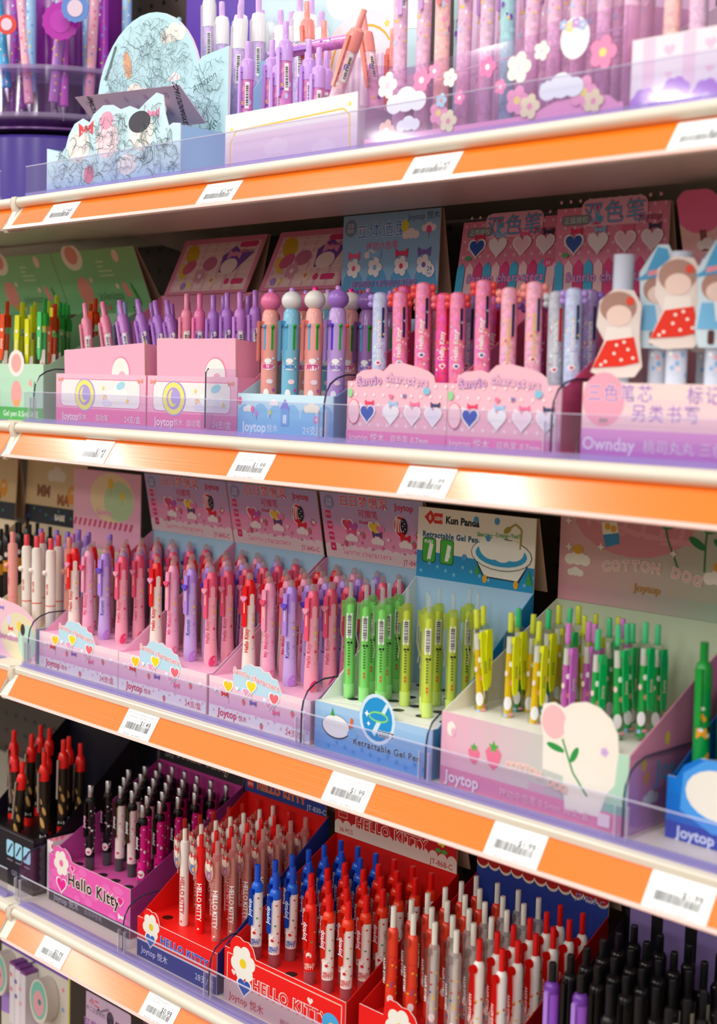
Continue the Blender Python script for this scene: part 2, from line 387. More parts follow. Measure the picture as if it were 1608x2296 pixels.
for a in ((0, -161.5, '2.49', 'JOYTOP SANRIO', 'AUTO PEN', 'white $2.49 price tag at left end of top orange rail'), (0, -128.3, '2.49', 'JOYTOP SANRIO AUTO PEN', 'GEL', 'white $2.49 price tag under the white box with yellow outline'),
          (0, -94.6, '7.49', 'JOYTOP SANRIO & GEL PEN', 'BOX', 'white $7.49 price tag under the clear flower box, top rail'), (0, -63.4, '2.49', 'JOYTOP SANRIO', 'PEN', 'blurred white price tag at right end of top orange rail'),
          (1, -153.0, '1.49', 'JOYTOP MARIO & GEL PEN', '', 'white $1.49 price tag at left of second orange rail'), (1, -121.4, '1.99', 'JOYTOP SWEET FAIRYTALE', 'TOWN SANRIO PEN', 'white $1.99 price tag under the blue topped-pen box'),
          (1, -93.9, '1.99', 'JOYTOP SANRIO', 'PEN', 'glare-washed white price tag under the polka dot boxes'),
          (2, -142.4, '1.49', 'JOYTOP DAYDREAMER HEART', 'ERASABLE GEL PEN', 'white $1.49 price tag under the middle heart pen box'), (2, -103.9, '1.99', '100CN KUN PANDA BALL PEN', 'JOYTOP', 'white $1.99 price tag under the blue tub box'),
          (2, -80.6, '1.99', 'JOYTOP COTTON DOG', 'PEN', 'white $1.99 price tag under the big pink and green box'), (2, -62.2, '1.99', 'JOYTOP', 'PEN', 'large blurred white price tag at right end of third rail'),
          (3, -161.8, '0.99', 'JOYTOP HK SWEETHEART', 'DROP GEL PEN 0.5', 'white $0.99 price tag under the hot pink box'), (3, -137.0, '0.99', 'JOYTOP SANRIO', 'BLUE BUTTON', 'glossy white price tag under the red charm pen box')):
    tag(*a)
# ============================================================ PEN KINDS
A0 = R(-45)
KINDS = {}
def kind(key, name, desc, L, parts, cat='pen'):
    KINDS[key] = (name, desc, L, [(p[0], p[1].mesh(p[0].split('>')[-1]), p[2] if len(p) > 2 else None) for p in parts], cat)
def put(key, x, y, z, label, group, lean=0, rz=0, ly=0):
    name, desc, L, parts, cat = KINDS[key]
    o = empty(name, (x, y, z), label, cat, group, (R(ly), R(lean), R(rz)))
    made = {}
    for pn, me, pl in parts:
        up, _, nm = pn.rpartition('>'); made[nm] = part(nm, me, made.get(up, o), pl)
    return o
def cyl(prof, col, k='g', n=18): m = MB(); m.lathe(prof, C(col, k), n); return m
def bar(z0, z1, w_, n=4): return rrp(-w_/2, w_/2, z0, z1, w_*.48, n)
def clipm(col, k, z0, z1, w_, r, ang, bridge=True, t=.16, gap=.22):
    m = MB(); m.plate(bar(z0, z1, w_), r+gap, r+gap+t, ang, C(col, k))
    if bridge: m.plate([(-w_/2, z1-.7), (w_/2, z1-.7), (w_/2, z1-.05), (-w_/2, z1-.05)], r-.1, r+gap+.02, ang, C(col, k))
    return m
def sticker(m, r, ang, z0, z1, w_=.62, bg='#f8f8f6'):
    m.wrap(rrp(-w_/2, w_/2, z0, z1, .05, 1), r, ang, C(bg), .035)
    z = z0+.35; rnd = random.Random(3)
    while z < z1-.3:
        t = rnd.choice((.05, .08, .14)); m.wrap([(-w_*.3, z), (w_*.32, z), (w_*.32, z+t), (-w_*.3, z+t)], r, ang, C('#26262c'), .05); z += t+rnd.choice((.07, .1))

# heart slider erasable pens
for key, cap, body, acc, hc, tx, tc, dsc in (
        ('h_red', '#f0121c', '#f7ecdf', '#f0121c', '#f99cc4', 'Hello Kitty', '#e03a2c', 'red and cream heart-slider pen'),
        ('h_pink', '#fb9fc0', '#fbb3cf', '#f585a8', '#f2557f', 'My Melody', '#ef4f8a', 'light pink heart-slider pen'),
        ('h_purple', '#b790ee', '#cbb0ee', '#bf86e6', '#6f52d8', 'Kuromi', '#5a3fb8', 'lilac heart-slider pen'),
        ('h_hot', '#f5587f', '#fba9bd', '#ee3c78', '#f9a2bd', 'Hello Kitty', '#e2417a', 'coral pink heart-slider pen')):
    b = MB(); b.lathe([(.8, 0), (.86, .3), (.9, 1), (.86, 2.2), (.76, 4.3), (.74, 6), (.74, 9.9)], C(body, 'g'))
    b.wrap(ellp(.1, .75, .45, .75, 14, -.4), .88, R(-25), C(acc, 'g'), .03)
    b.wtext(tx, .7, .79, R(-64), 4.6, C('#ffffff'), True, .05, .06); b.wtext(tx, .7, .79, R(-64), 4.6, C(tc), True, .07, .03)
    for i, (s_, z, c_) in enumerate(((.42, 8.2, '#6e8b2e'), (.5, 6.5, '#d8d8dc'), (.6, 5.0, acc), (.55, 7.3, '#f7d14a'), (.5, 3.4, '#8f7ad0'), (.38, 9.2, acc))):
        b.wrap(ellp(s_*.76, z, .17, .2, 8), .75, R(-38), C(c_), .04)
    c = MB(); c.lathe([(.77, 9.1), (.78, 11.0), (.72, 11.5), (.62, 12.0), (.46, 12.35)], C(cap, 'g'))
    c.wrap(rrp(-.3, .3, 8.0, 10.6, .28), .79, R(-22), C(body, 'g'), .03)
    e = MB(); e.lathe([(.42, 12.3), (.42, 12.7), (.36, 13.0), (.2, 13.18), (0.01, 13.22)], C('#e9d3d2', 't'))
    cl = clipm(cap, 'g', 6.3, 11.6, .66, .76, R(-82)); sl = MB(); sl.plate(bar(8.1, 9.8, .14), 1.14, 1.165, R(-82), C('#ffd9c0', 'g'))
    hh = MB(); hh.plate(heartp(0, 10.0, .46), 1.1, 1.42, R(-82), C(hc, 'g'))
    kind(key, 'erasable_pen', dsc, 13.2, [('barrel', b), ('cap', c), ('eraser', e, 'frosted round eraser tip'), ('clip', cl), ('clip>slot', sl), ('clip>heart_slider', hh, 'heart-shaped slider')])

# green and yellow clear-button pens
for key, sh, inn, gr, dsc in (('g_green', '#b2f2a0', '#c8f5b4', '#9be88c', 'clear green gel pen'), ('g_yellow', '#e8f37e', '#f2f5a0', '#d9f07a', 'clear yellow-green gel pen')):
    s = MB(); s.lathe([(.64, 1.6), (.66, 2.2), (.66, 11.2), (.58, 11.8), (.36, 12.0)], C(sh, 't'))
    i = cyl([(.47, 1.7), (.47, 10.9), (.3, 11.2)], inn); i2 = MB(); sticker(i2, .67, R(-48), 7.2, 10.2, .7)
    for q in range(9): i2.wrap([(-.14, 4+q*.33), (.1, 4+q*.33), (.1, 4.16+q*.33), (-.14, 4.16+q*.33)], .67, R(-45), C('#3f6b30'), .03)
    i2.wrap(ellp(0, 3.4, .12, .16, 8), .67, R(-45), C('#e8502a'), .03); i2.wrap(ellp(0, 3.0, .12, .16, 8), .67, R(-45), C('#e8502a'), .03)
    i2.wrap(ellp(-.12, 6.7, .13, .15, 8), .67, R(-45), C('#1a1a1a'), .03); i2.wrap(ellp(.25, 6.7, .13, .15, 8), .67, R(-45), C('#1a1a1a'), .03)
    g = cyl([(.55, 0), (.64, .15), (.66, 1.7)], gr)
    bt = cyl([(.25, 11.6), (.25, 13.7), (.2, 13.8)], '#e9f3f4', 't')
    cp = MB(); cp.plate([(-.28, 9.8), (.28, 9.8), (.28, 11.6), (-.28, 11.6)], .5, 1.05, R(-125), C(sh, 't'))
    wr = MB(); ca, sa = math.cos(R(-125)), math.sin(R(-125))
    for o in (-.16, .16): wr.tube([((1.0)*ca-o*sa, 1.0*sa+o*ca, 11.2), (1.1*ca-o*sa, 1.1*sa+o*ca, 8.0), (.8*ca-o*sa, .8*sa+o*ca, 6.6), (.95*ca-o*sa, .95*sa+o*ca, 5.6)], .05, C('#d8d8da', 'm'), 6)
    kind(key, 'gel_pen', dsc, 13.8, [('barrel', s), ('ink_tube', i), ('barcode_label', i2, 'white barcode sticker and small print'), ('grip', g), ('button', bt, 'clear push button'), ('clip_mount', cp), ('clip_mount>wire_clip', wr, 'bent silver wire clip')])

# big-clip pens of the large pink and green box
for key, inn, cl_, btn, dsc in (('c_yellow', '#ffd400', '#e9f01a', '#dbe63a', 'yellow leaf-clip pen'), ('c_green', '#19c25a', '#10bb63', '#45d08a', 'green leaf-clip pen'),
                                ('c_magenta', '#e070d8', '#dd74dc', '#e282dc', 'magenta leaf-clip pen'), ('c_mixed', '#12a050', '#e9f01a', '#2fcf80', 'yellow-clip green-button pen')):
    s = MB(); s.lathe([(.6, .1), (.68, .5), (.7, 8.9), (.6, 9.5), (.34, 9.7)], C('#f2f4ee', 'c'))
    i = MB(); i.lathe([(.42, 0), (.44, .4), (.4, 7.3)], C(inn, 'g')); i.lathe([(.38, 7.3), (.38, 9.0)], C('#f4f4f0', 'g'))
    pr = MB()
    for s_, z, a, b_, c_ in ((-.1, 2.0, .42, .75, '#f2f2f4'), (.25, 4.2, .22, .3, '#f5a08a'), (-.35, 5.2, .18, .3, '#f7e0d8'), (.3, .8, .3, .16, '#f5a0b0'), (-.3, .7, .2, .2, '#9ec4f0'), (.1, 6.2, .2, .3, '#ffffff')):
        pr.wrap(ellp(s_, z, a, b_, 12), .71, R(-48), C(c_), .03)
    bt = cyl([(.3, 9.5), (.3, 11.5), (.26, 11.6)], btn)
    c = MB(); c.plate([(-.32, 9.2), (-.44, 8.2), (-.46, 6), (-.36, 3.6), (-.2, 2.9), (.2, 2.9), (.36, 3.6), (.46, 6), (.44, 8.2), (.32, 9.2)], .92, 1.1, R(-10), C(cl_, 'g')); c.plate([(-.3, 8.4), (.3, 8.4), (.3, 9.1), (-.3, 9.1)], .5, .95, R(-10), C(cl_, 'g'))
    c.ptext('Joytop', .5, 1.13, R(-10), 5.4, C('#9aa03c' if cl_ == '#e9f01a' else '#f4e0d0'), True)
    kind(key, 'gel_pen', dsc, 11.6, [('barrel', s.merge(pr), 'clear barrel with white rounded prints'), ('ink_tube', i), ('button', bt), ('clip', c, 'wide leaf-shaped clip')])

# silver-button pens of the hot pink box
for key, bd, cp_, cb, txc, dsc in (('k_black', '#15131a', '#101010', '#2a1414', '#f0b8e0', 'black silver-button pen'), ('k_white', '#f0e2dc', '#121212', '#58452c', '#f4f4f4', 'white silver-button pen'), ('k_pink', '#e81a8e', '#141014', '#1c1018', '#e8e8e8', 'hot pink silver-button pen')):
    b = MB(); b.lathe([(.72, 2.0), (.72, 10.2)], C(bd, 'g'))
    rnd = random.Random(len(key)+ord(key[2]))
    for i in range(26):
        b.wrap(ellp(rnd.uniform(-1.2, 1.2), rnd.uniform(2.4, 9.8), rnd.uniform(.07, .16), rnd.uniform(.07, .16), 8), .72, R(-45), C(rnd.choice(['#f4c4dc', '#ffffff', '#e8408a'] if key != 'k_pink' else ['#140a14', '#ffffff'])), .03)
    b.wrap(heartp(.35, 6.2, .22), .72, R(-45), C('#ffffff'), .04); b.wrap(ellp(-.1, 3.0, .5, .6, 14), .72, R(-50), C('#f2e6e2'), .04); b.wrap(heartp(-.1, 2.9, .25), .72, R(-50), C('#e0307a'), .06)
    g = cyl([(.66, 0), (.7, .2), (.73, 2.05)], '#8d8a90', 't'); g.lathe([(.4, 0.05), (.4, 2)], C('#6f6c72', 'g'))
    c = cyl([(.74, 10.1), (.74, 10.7), (.6, 11.1), (.42, 11.2)], cp_)
    bt = cyl([(.4, 11.1), (.4, 12.9), (.34, 13.0)], '#c4c0c0', 'm')
    cl = clipm(cb, 't', 5.2, 10.6, .6, .7, R(-88)); cl.ptext('Joytop', .7, 1.1, R(-88), 7.6, C(txc), True)
    kind(key, 'gel_pen', dsc, 13, [('barrel', b), ('grip', g, 'smoky grey grip'), ('cap', c), ('button', bt, 'silver push button'), ('clip', cl)])

# charm pens of the tall red box
for key, bd, bk, btn, dsc in (('w_redclear', '#f28a78', 't', '#f0503c', 'clear red charm pen'), ('w_white', '#f4ece6', 'g', '#f2e8dc', 'white charm pen'), ('w_red', '#ee1416', 'g', '#ee1416', 'solid red charm pen'), ('w_clear', '#f0bdb6', 't', '#f2ded6', 'frosted pink charm pen')):
    b = MB(); b.lathe([(.55, 0), (.6, .15), (.62, 11.2), (.56, 11.6), (.34, 11.7)], C(bd, bk))
    if bk == 't': b.lathe([(.3, .3), (.3, 10.5)], C('#f3c4b4', 'g'))
    tc = '#ffffff' if key != 'w_white' else '#d83040'
    b.wtext('HELLO KITTY', .85, .63, R(-62), 4.3, C(tc), False)
    b.wrap(starp(-.2, .7, .2), .63, R(-50), C(tc), .04)
    bt = cyl([(.31, 11.5), (.31, 13.2), (.27, 13.3)], btn, bk)
    cp = clipm('#f2d0cc', 't', 7.2, 11.2, .4, .6, R(-125))
    ch = MB(); ca = R(-104)
    def cq(pts, k, col, kk='g'): ch.plate([(u*1.0-.75, v) for u, v in pts], .78+k*.04, .84+k*.04, ca, C(col, kk))
    cq(ellp(0, 9.3, 1.15, 1.5, 18), 0, '#f4e6de', 't'); cq(ellp(0, 9.9, .9, .72, 16), 1, '#f4ead8'); cq(ellp(.0, 8.6, .5, .6, 12), 2, '#4e86c8' if key != 'w_clear' else '#b06a9c'); cq(ellp(.3, 8.6, .3, .3, 8), 3, '#f0a860' if key != 'w_clear' else '#d49ac8')
    cq([(.15, 10.4), (.8, 10.9), (.8, 10.0)], 3, '#e0202c'); cq([(.15, 10.4), (-.4, 10.9), (-.4, 10.1)], 3, '#e0202c')
    kind(key, 'gel_pen', dsc, 13.3, [('barrel', b), ('button', bt), ('clip', cp), ('clip>charm', ch, 'flat round charm with red ribbon')])

# blue and red clip pens
for key, cc, bd, base, btn, dsc in (('j_blue', '#1664dc', '#f4efea', '#c46a78', '#1552d2', 'white and blue push pen'), ('j_red', '#ee2410', '#ea1a12', '#c66a70', '#ea1714', 'solid red push pen'), ('j_redwhite', '#f23a18', '#f5efea', '#c66a70', '#ea1714', 'white and red push pen')):
    b = MB(); b.lathe([(.72, 1.6), (.73, 9.0)], C(bd, 'g'))
    tc = {'j_blue': '#1a62c8', 'j_red': '#f8e0d0', 'j_redwhite': '#e04040'}[key]
    for q, t_ in enumerate(('HELLO', 'KITTY')):
        vs, fs, bb = text_geo(t_, .03); o_ = []
        for x_, y_ in vs: a_ = R(-62)+(x_-1.2)*.42/.73; o_.append((.77*math.cos(a_), .77*math.sin(a_), 2.35-q*.42+y_*.5))
        b.add(o_, fs, C(tc))
    for s_, z, c_ in ((.1, 8.0, '#d83030'), (.35, 6.6, '#e8a030'), (0, 5.4, '#3a9a50'), (.3, 4.4, '#d83030'), (-.2, 3.9, '#e05050'), (.5, 3.2, '#d83030')):
        b.wrap(heartp(s_, z, .15), .73, R(-35), C(c_), .04)
    b.wrap(ellp(-.15, 3.7, .34, .4, 12), .73, R(-50), C('#f8f4ee'), .045); b.wrap(ellp(-.15, 3.5, .22, .2, 10), .73, R(-50), C('#d82c30'), .06)
    g = cyl([(.7, 0), (.72, .1), (.73, 1.65)], '#d98a94', 't'); g.lathe([(.5, .05), (.5, 1.6)], C(base, 'p'))
    c = cyl([(.75, 8.7), (.75, 9.4), (.62, 9.8), (.45, 9.95)], cc, 'g'); bt = cyl([(.38, 9.9), (.38, 11.9), (.34, 12.1)], btn)
    cl = clipm(cc, 't', 4.4, 9.2, .62, .73, R(-88)); cl.ptext('Joytop', .85, 1.13, R(-88), 6.8, C('#e4eefc'), True)
    kind(key, 'push_pen', dsc, 12.1, [('barrel', b), ('grip', g, 'frosted rosy grip'), ('collar', c), ('button', bt), ('clip', cl, 'see-through coloured clip')])

# oval-clip pens of the last red box
for key, bd, bk, cc, ck, btn, dsc in (('r_orange', '#f2452a', 'g', '#e8e4e4', 'c', '#f2efe4', 'red-ink white-button pen'), ('r_clear', '#ece6e2', 't', '#e8e8e8', 'c', '#f2efe4', 'clear white-button pen'), ('r_white', '#f6f0ea', 'g', '#f01c16', 't', '#ea1a18', 'white red-button pen')):
    b = MB(); b.lathe([(.58, 0), (.66, .4), (.66, 9.8), (.55, 10.3), (.34, 10.5)], C(bd, bk))
    if bk == 't': b.lathe([(.34, .3), (.34, 9.6)], C('#f0502c' if key == 'r_orange' else '#f4eeea', 'g'))
    rnd = random.Random(ord(key[2]))
    for i in range(20):
        sh = rnd.choice((0, 1)); s_, z = rnd.uniform(-.7, .8), rnd.uniform(.6, 7.5); c_ = rnd.choice(('#e03038', '#f4cc30', '#3c6cb8', '#e03038'))
        b.wrap(heartp(s_, z, .15) if sh else ellp(s_, z, .13, .16, 8), .66, R(-40), C(c_), .035)
    b.wrap(ellp(-.1, 2.2, .36, .5, 12), .66, R(-50), C('#f6e8ea'), .05)
    bt = cyl([(.33, 10.4), (.33, 12.8), (.3, 12.95)], btn)
    cl = MB(); cl.plate(ellp(0, 7.0, .42, 3.1, 22), .9, 1.04, R(-105), C(cc, ck)); cl.plate(ellp(0, 9.7, .5, .5, 12), .6, 1.06, R(-105), C(cc, ck)); cl.ptext('HELLO KITTY', .5, 1.06, R(-105), 5.6, C('#ffffff'), True)
    kind(key, 'push_pen', dsc, 12.95, [('barrel', b), ('button', bt), ('clip', cl, 'long oval clip')])

# six-colour pens
for key, bd, hd, tx, tcc, dsc in (('s_pink', '#f6a79c', '#fb7fb4', 'MELODY', '#ee4aa0', 'peach six-colour pen'), ('s_blue', '#7fc6e4', '#f4f4f6', 'CINNAMOROLL', '#3a9ae0', 'sky blue six-colour pen'), ('s_white', '#f9b0a8', '#f7f3ee', 'KITTY', '#e6208c', 'peach white-knob six-colour pen'), ('s_purple', '#c5a4e4', '#a878d8', 'KUROMI', '#9a7ad8', 'lilac six-colour pen'), ('s_dark', '#a97fc4', '#9a6fc6', 'KUROMI', '#9a7ad8', 'mauve six-colour pen')):
    b = MB(); b.lathe([(1.0, 0), (1.05, .4), (1.05, 9.3), (1.12, 10.6), (1.12, 13.5)], C(bd, 'g'), 22)
    c = MB(); c.lathe([(1.12, 13.5), (1.05, 13.9), (.98, 14.8), (.8, 15.2), (.7, 15.3)], C(bd, 'g'), 22)
    k_ = MB(); k_.ball((0, 0, 16.3), 1.28, C(hd, 'g'), 18, (1, 1, .92)); kn = MB(); kn.lathe([(.34, 17.2), (.34, 17.7), (.25, 17.85)], C('#c890e0' if 'white' not in key else '#f4108c', 'g'))
    sl = []
    for a_, cl_ in ((-128, '#101014'), (-78, '#5fb8e8'), (-28, '#18a818'), (22, '#f05010')):
        if key == 's_purple' and a_ == -78: cl_ = '#4a28d8'
        m = MB(); m.plate(bar(10.4, 13.2, .26), 1.08, 1.16, R(a_), C(cl_, 'g')); m.ball((1.22*math.cos(R(a_)), 1.22*math.sin(R(a_)), 13.25), .24, C(cl_, 'g'), 10); sl.append(('colour_slider', m))
    cp = clipm(bd, 't', 9.0, 13.9, .62, 1.1, R(-105), t=.2, gap=.4)
    pr = MB()
    vs, fs, bb = text_geo(tx, .05); o_ = []; w_ = bb[1]-bb[0]
    for x_, y_ in vs: a_ = R(-52)+((x_-w_/2)*1.5/w_)/1.07; o_.append((1.1*math.cos(a_), 1.1*math.sin(a_), 8.15+y_*.75))
    pr.wrap(ellp(0, 8.4, .8, .42, 14), 1.06, R(-52), C('#ffffff'), .03); pr.add(o_, fs, C(tcc))
    pr.wrap(ellp(-.1, 9.1, .45, .3, 12), 1.06, R(-48), C('#ffffff'), .03)
    for s_, z, a_, b_, c_ in ((.1, 6.6, .4, .3, '#fce8f0'), (.6, 5.6, .2, .2, '#d060c0'), (-.3, 5.2, .35, .5, '#ffffff'), (-.3, 4.6, .3, .3, '#f4e4a0'), (.5, 4.2, .22, .22, '#a8e070'), (.5, 9.4, .18, .14, '#e8f0fa'), (-.6, 3.2, .3, .3, '#f090c0'), (.2, 3, .4, .3, '#ffffff')):
        pr.wrap(ellp(s_, z, a_, b_, 12), 1.06, R(-45), C(c_), .035)
    kind(key, 'six_color_pen', dsc, 17.6, [('barrel', b.merge(pr)), ('neck', c), ('ball_topper', k_, 'smooth round topper'), ('ball_topper>push_knob', kn)]+sl+[('clip', cp, 'long see-through clip')])

# slot pens of the polka dot boxes
for key, bd, sc, kc, dsc in (('p_sky', '#c3cdf0', '#1f3a6a', '#b894e0', 'pale blue slot pen'), ('p_pink', '#f587b8', '#14245a', '#f0504c', 'pink slot pen'), ('p_light', '#f9aeca', '#1c2c5c', '#f79a92', 'light pink slot pen'), ('p_hot', '#f04c9a', '#c01430', '#f0707c', 'hot pink slot pen'), ('p_grey', '#c0c2d0', '#d81c20', '#c8cad0', 'grey slot pen'), ('p_lilac', '#b49ad8', '#2c3260', '#a678dc', 'lilac slot pen')):
    b = MB(); b.lathe([(.8, 0), (.86, .4), (.86, 16.2), (.78, 16.7), (.5, 16.9)], C(bd, 'l')); b.wrap(bar(11.8, 15.2, .3), .87, R(-22), C(sc), .03)
    b.wtext('Hello Kitty' if 'pink' in key or 'hot' in key else 'Sanrio characters', .7, .87, R(-55), 11.2, C('#f0d890' if key == 'p_light' else '#ffffff'), True)
    rnd = random.Random(ord(key[2])+5)
    for i in range(14): b.wrap(ellp(rnd.uniform(-.9, .9), rnd.uniform(7.5, 14), .1, .14, 8), .87, R(-45), C(rnd.choice(('#ffffff', '#ffe08a', '#b0e0f0', '#f0508c'))), .035)
    b.wrap(heartp(-.1, 9.0, .36), .87, R(-48), C('#ffffff'), .04); b.wrap(heartp(-.1, 9.0, .2), .87, R(-48), C('#2a4aa0' if 'pink' in key else '#e03070'), .06)
    kb = MB()
    for a_ in (R(-150), R(30)):
        ca, sa = math.cos(a_), math.sin(a_); kb.ball((1.05*ca, 1.05*sa, 16.3), .42, C(kc, 'g'), 10, (1, 1, 1.1)); kb.ball((1.1*ca, 1.1*sa, 15.6), .36, C(kc, 'g'), 10)
    kind(key, 'multicolor_pen', dsc, 16.9, [('barrel', b), ('side_knobs', kb, 'rounded side sliders')])

# capped glitter pens, several colours
def glitter(key, cap, body, clipc, dsc, L=16, r=.68, bodyk='l', a=-100):
    b = MB(); b.lathe([(r-.04, 0), (r, .3), (r, L-4.6)], C(body, bodyk)); sticker(b, r, R(-38), L-8.2, L-5.0, .5)
    rnd = random.Random(sum(map(ord, key)))
    for i in range(12): b.wrap(ellp(rnd.uniform(-.9, .6), rnd.uniform(L-12, L-5), rnd.uniform(.1, .26), rnd.uniform(.12, .36), 10), r, R(-50), C(rnd.choice(('#ffffff', '#f9d860', '#f4a0c8', '#7a4ab8', '#c8d4f4'))), .03)
    c = cyl([(r+.05, L-4.7), (r+.08, L-3), (r, L-2.4), (.45, L-2.1)], cap); bt = cyl([(.36, L-2.2), (.36, L-.1), (.3, L)], cap)
    cl = clipm(clipc, 'g', L-9, L-3.1, .5, r, R(a))
    kind(key, 'gel_pen', dsc, L, [('barrel', b), ('cap', c), ('button', bt), ('clip', cl)])
glitter('l_pink', '#f691b2', '#f29ab0', '#f691b2', 'pink glitter pen'); glitter('l_hot', '#f77bb8', '#e0a0d0', '#f77bb8', 'rose glitter pen')
glitter('l_violet', '#b678d6', '#b68ad0', '#b678d6', 'violet glitter pen'); glitter('l_mauve', '#d28ae0', '#d49ad8', '#d28ae0', 'mauve glitter pen'); glitter('l_blue', '#94a8d8', '#a4b8dc', '#94a8d8', 'grey-blue glitter pen')
glitter('l_lilacclear', '#cfa4ec', '#d884cc', '#c698ee', 'lilac big-clip pen', 16.5, .78)
glitter('l_coral', '#f79a92', '#f4c8d8', '#f58a78', 'coral big-clip pen', 16.5, .8)
glitter('l_holo', '#e0b4e0', '#ecc0de', '#d8a8ea', 'holographic lilac pen', 24, .78, a=-70); glitter('l_holopink', '#f79a9c', '#f6c4c0', '#f5888c', 'holographic coral pen', 24, .82); glitter('l_mint', '#a8dcd8', '#a4d4dc', '#a8dcd8', 'holographic mint pen', 24, .8)
for key, cc, dsc in (('f_yellow', '#e8ea20', 'yellow frosted pen'), ('f_green', '#48cc6c', 'green frosted pen'), ('f_orange', '#f4541c', 'orange frosted pen')):
    b = MB(); b.lathe([(.66, 0), (.68, .4), (.68, 13)], C('#e8ece0', 'c')); b.lathe([(.42, 0), (.42, 12)], C(cc, 'g')); b.wrap(rrp(-.4, .4, 5.8, 9.5, .1), .7, R(-50), C('#f8ece4'), .03); b.wrap(ellp(0, 7.2, .3, .4), .7, R(-50), C('#f49a80'), .05)
    c = cyl([(.7, 13), (.72, 14.2), (.6, 14.8), (.36, 15)], cc, 't'); bt = cyl([(.32, 14.8), (.32, 16.8), (.28, 17)], cc, 't')
    cl = MB(); cl.plate([(-.42, 15), (-.45, 12), (-.36, 9), (-.18, 8), (.18, 8), (.36, 9), (.45, 12), (.42, 15)], .88, 1.05, R(-80), C(cc, 'g')); cl.ptext('Joytop', .6, 1.08, R(-80), 10.5, C('#fff8e0'), True); cl.plate(ellp(0, 12.6, .25, .25, 10), 1.05, 1.1, R(-80), C('#fff8f0', 'g'))
    kind(key, 'gel_pen', dsc, 17, [('barrel', b, 'clear barrel'), ('cap', c), ('button', bt), ('clip', cl, 'wide oval clip')])
# white-capped lilac pens (top shelf, back)
b = MB(); b.lathe([(.9, 0), (.98, .4), (.98, 13)], C('#cdb4e6', 'l')); sticker(b, .98, R(-45), 8.4, 12.2, .62)
c = cyl([(1.02, 13), (1.04, 16), (.88, 16.8), (.5, 17)], '#f6f2f4', 'g'); bt = cyl([(.42, 17), (.42, 18.8), (.36, 19)], '#d8b0e8')
cl = clipm('#f6f2f6', 't', 8.5, 16, .5, .85, R(-110)); kind('whitecap', 'gel_pen', 'lilac white-capped pen', 19, [('barrel', b), ('cap', c, 'white cap'), ('button', bt), ('clip', cl)])
# plain soft pens (third shelf, left)
for key, bd, bt_, ring, dsc in (('q_pink', '#f6a69e', '#f79a94', '#f49a94', 'salmon ball-clip pen'), ('q_white', '#f7ece2', '#f0444c', '#e8443c', 'white red-tipped pen'), ('q_purple', '#c3abe4', '#9a74dc', '#a884dc', 'lilac push pen'), ('q_mauve', '#cf78d4', '#cf7ad8', '#cf78d4', 'mauve push pen'), ('q_peach', '#f8a894', '#f99a88', '#f8a894', 'peach push pen')):
    b = MB(); b.lathe([(.72, 0), (.75, .3), (.76, 11.4), (.7, 11.9), (.45, 12.1)], C(bd, 'g')); b.lathe([(.77, 3.6), (.77, 3.75)], C(ring, 'g'))
    if key == 'q_white':
        b.wtext('fish milk', .5, .76, R(-80), 6.2, C('#e0503c'), True)
    else: b.wtext('Angel', .5, .76, R(-80), 6.2, C('#c0607c'), True)
    bt = cyl([(.4, 12), (.4, 13.7), (.35, 13.8)], bt_); cl = MB(); cl.ball((.9*math.cos(R(-110)), .9*math.sin(R(-110)), 8.6), .42, C(bd, 'g')); cl.ball((1.2*math.cos(R(-110)), 1.2*math.sin(R(-110)), 8.6), .16, C('#b0a890', 'g'))
    kind(key, 'push_pen', dsc, 13.8, [('barrel', b), ('button', bt), ('ball_clip', cl)])
# black pens
b = MB(); b.lathe([(.62, 0), (.64, .3), (.64, 9.5)], C('#2a2420', 'g')); b.lathe([(.66, 5.4), (.66, 7.2)], C('#e0982c', 'g')); b.wrap(ellp(0, 8.2, .3, .4), .64, R(-45), C('#f0e8e0'), .03)
c = cyl([(.68, 9.5), (.66, 11), (.4, 11.4)], '#141210'); bt = cyl([(.32, 11.3), (.32, 13)], '#16120e')
kind('z_black', 'gel_pen', 'black and orange pen', 13, [('barrel', b), ('cap', c), ('button', bt)])
b = MB(); b.lathe([(.72, 2.3), (.74, 3.4), (.72, 12)], C('#2a2218', 'g')); b.lathe([(.75, 2.5), (.75, 3.9)], C('#16141a', 'g'));
b.wrap(rrp(-.5, .5, 2.8, 3.3, .05), .75, R(-50), C('#c8c8c4'), .03)
for s_, z, a_, b_ in ((-.1, 5.2, .3, .9), (.2, 7, .25, .7), (-.3, 8.5, .2, .5)): b.wrap(ellp(s_, z, a_, b_, 12, .3), .73, R(-50), C('#c89a58'), .03)
g = cyl([(.7, 0), (.78, .2), (.74, 2.4)], '#f0201a'); c = cyl([(.78, 11.6), (.8, 13.2), (.6, 13.9), (.4, 14.1)], '#ee1c18'); bt = cyl([(.38, 14), (.38, 15.8), (.32, 16)], '#ee1c18')
cl = clipm('#c8c0c4', 'm', 6.8, 13, .4, .78, R(-85)); kind('b_red', 'gel_pen', 'red-capped black gold pen', 16, [('barrel', b), ('grip', g, 'red grip'), ('cap', c), ('button', bt), ('clip', cl, 'silver clip')])
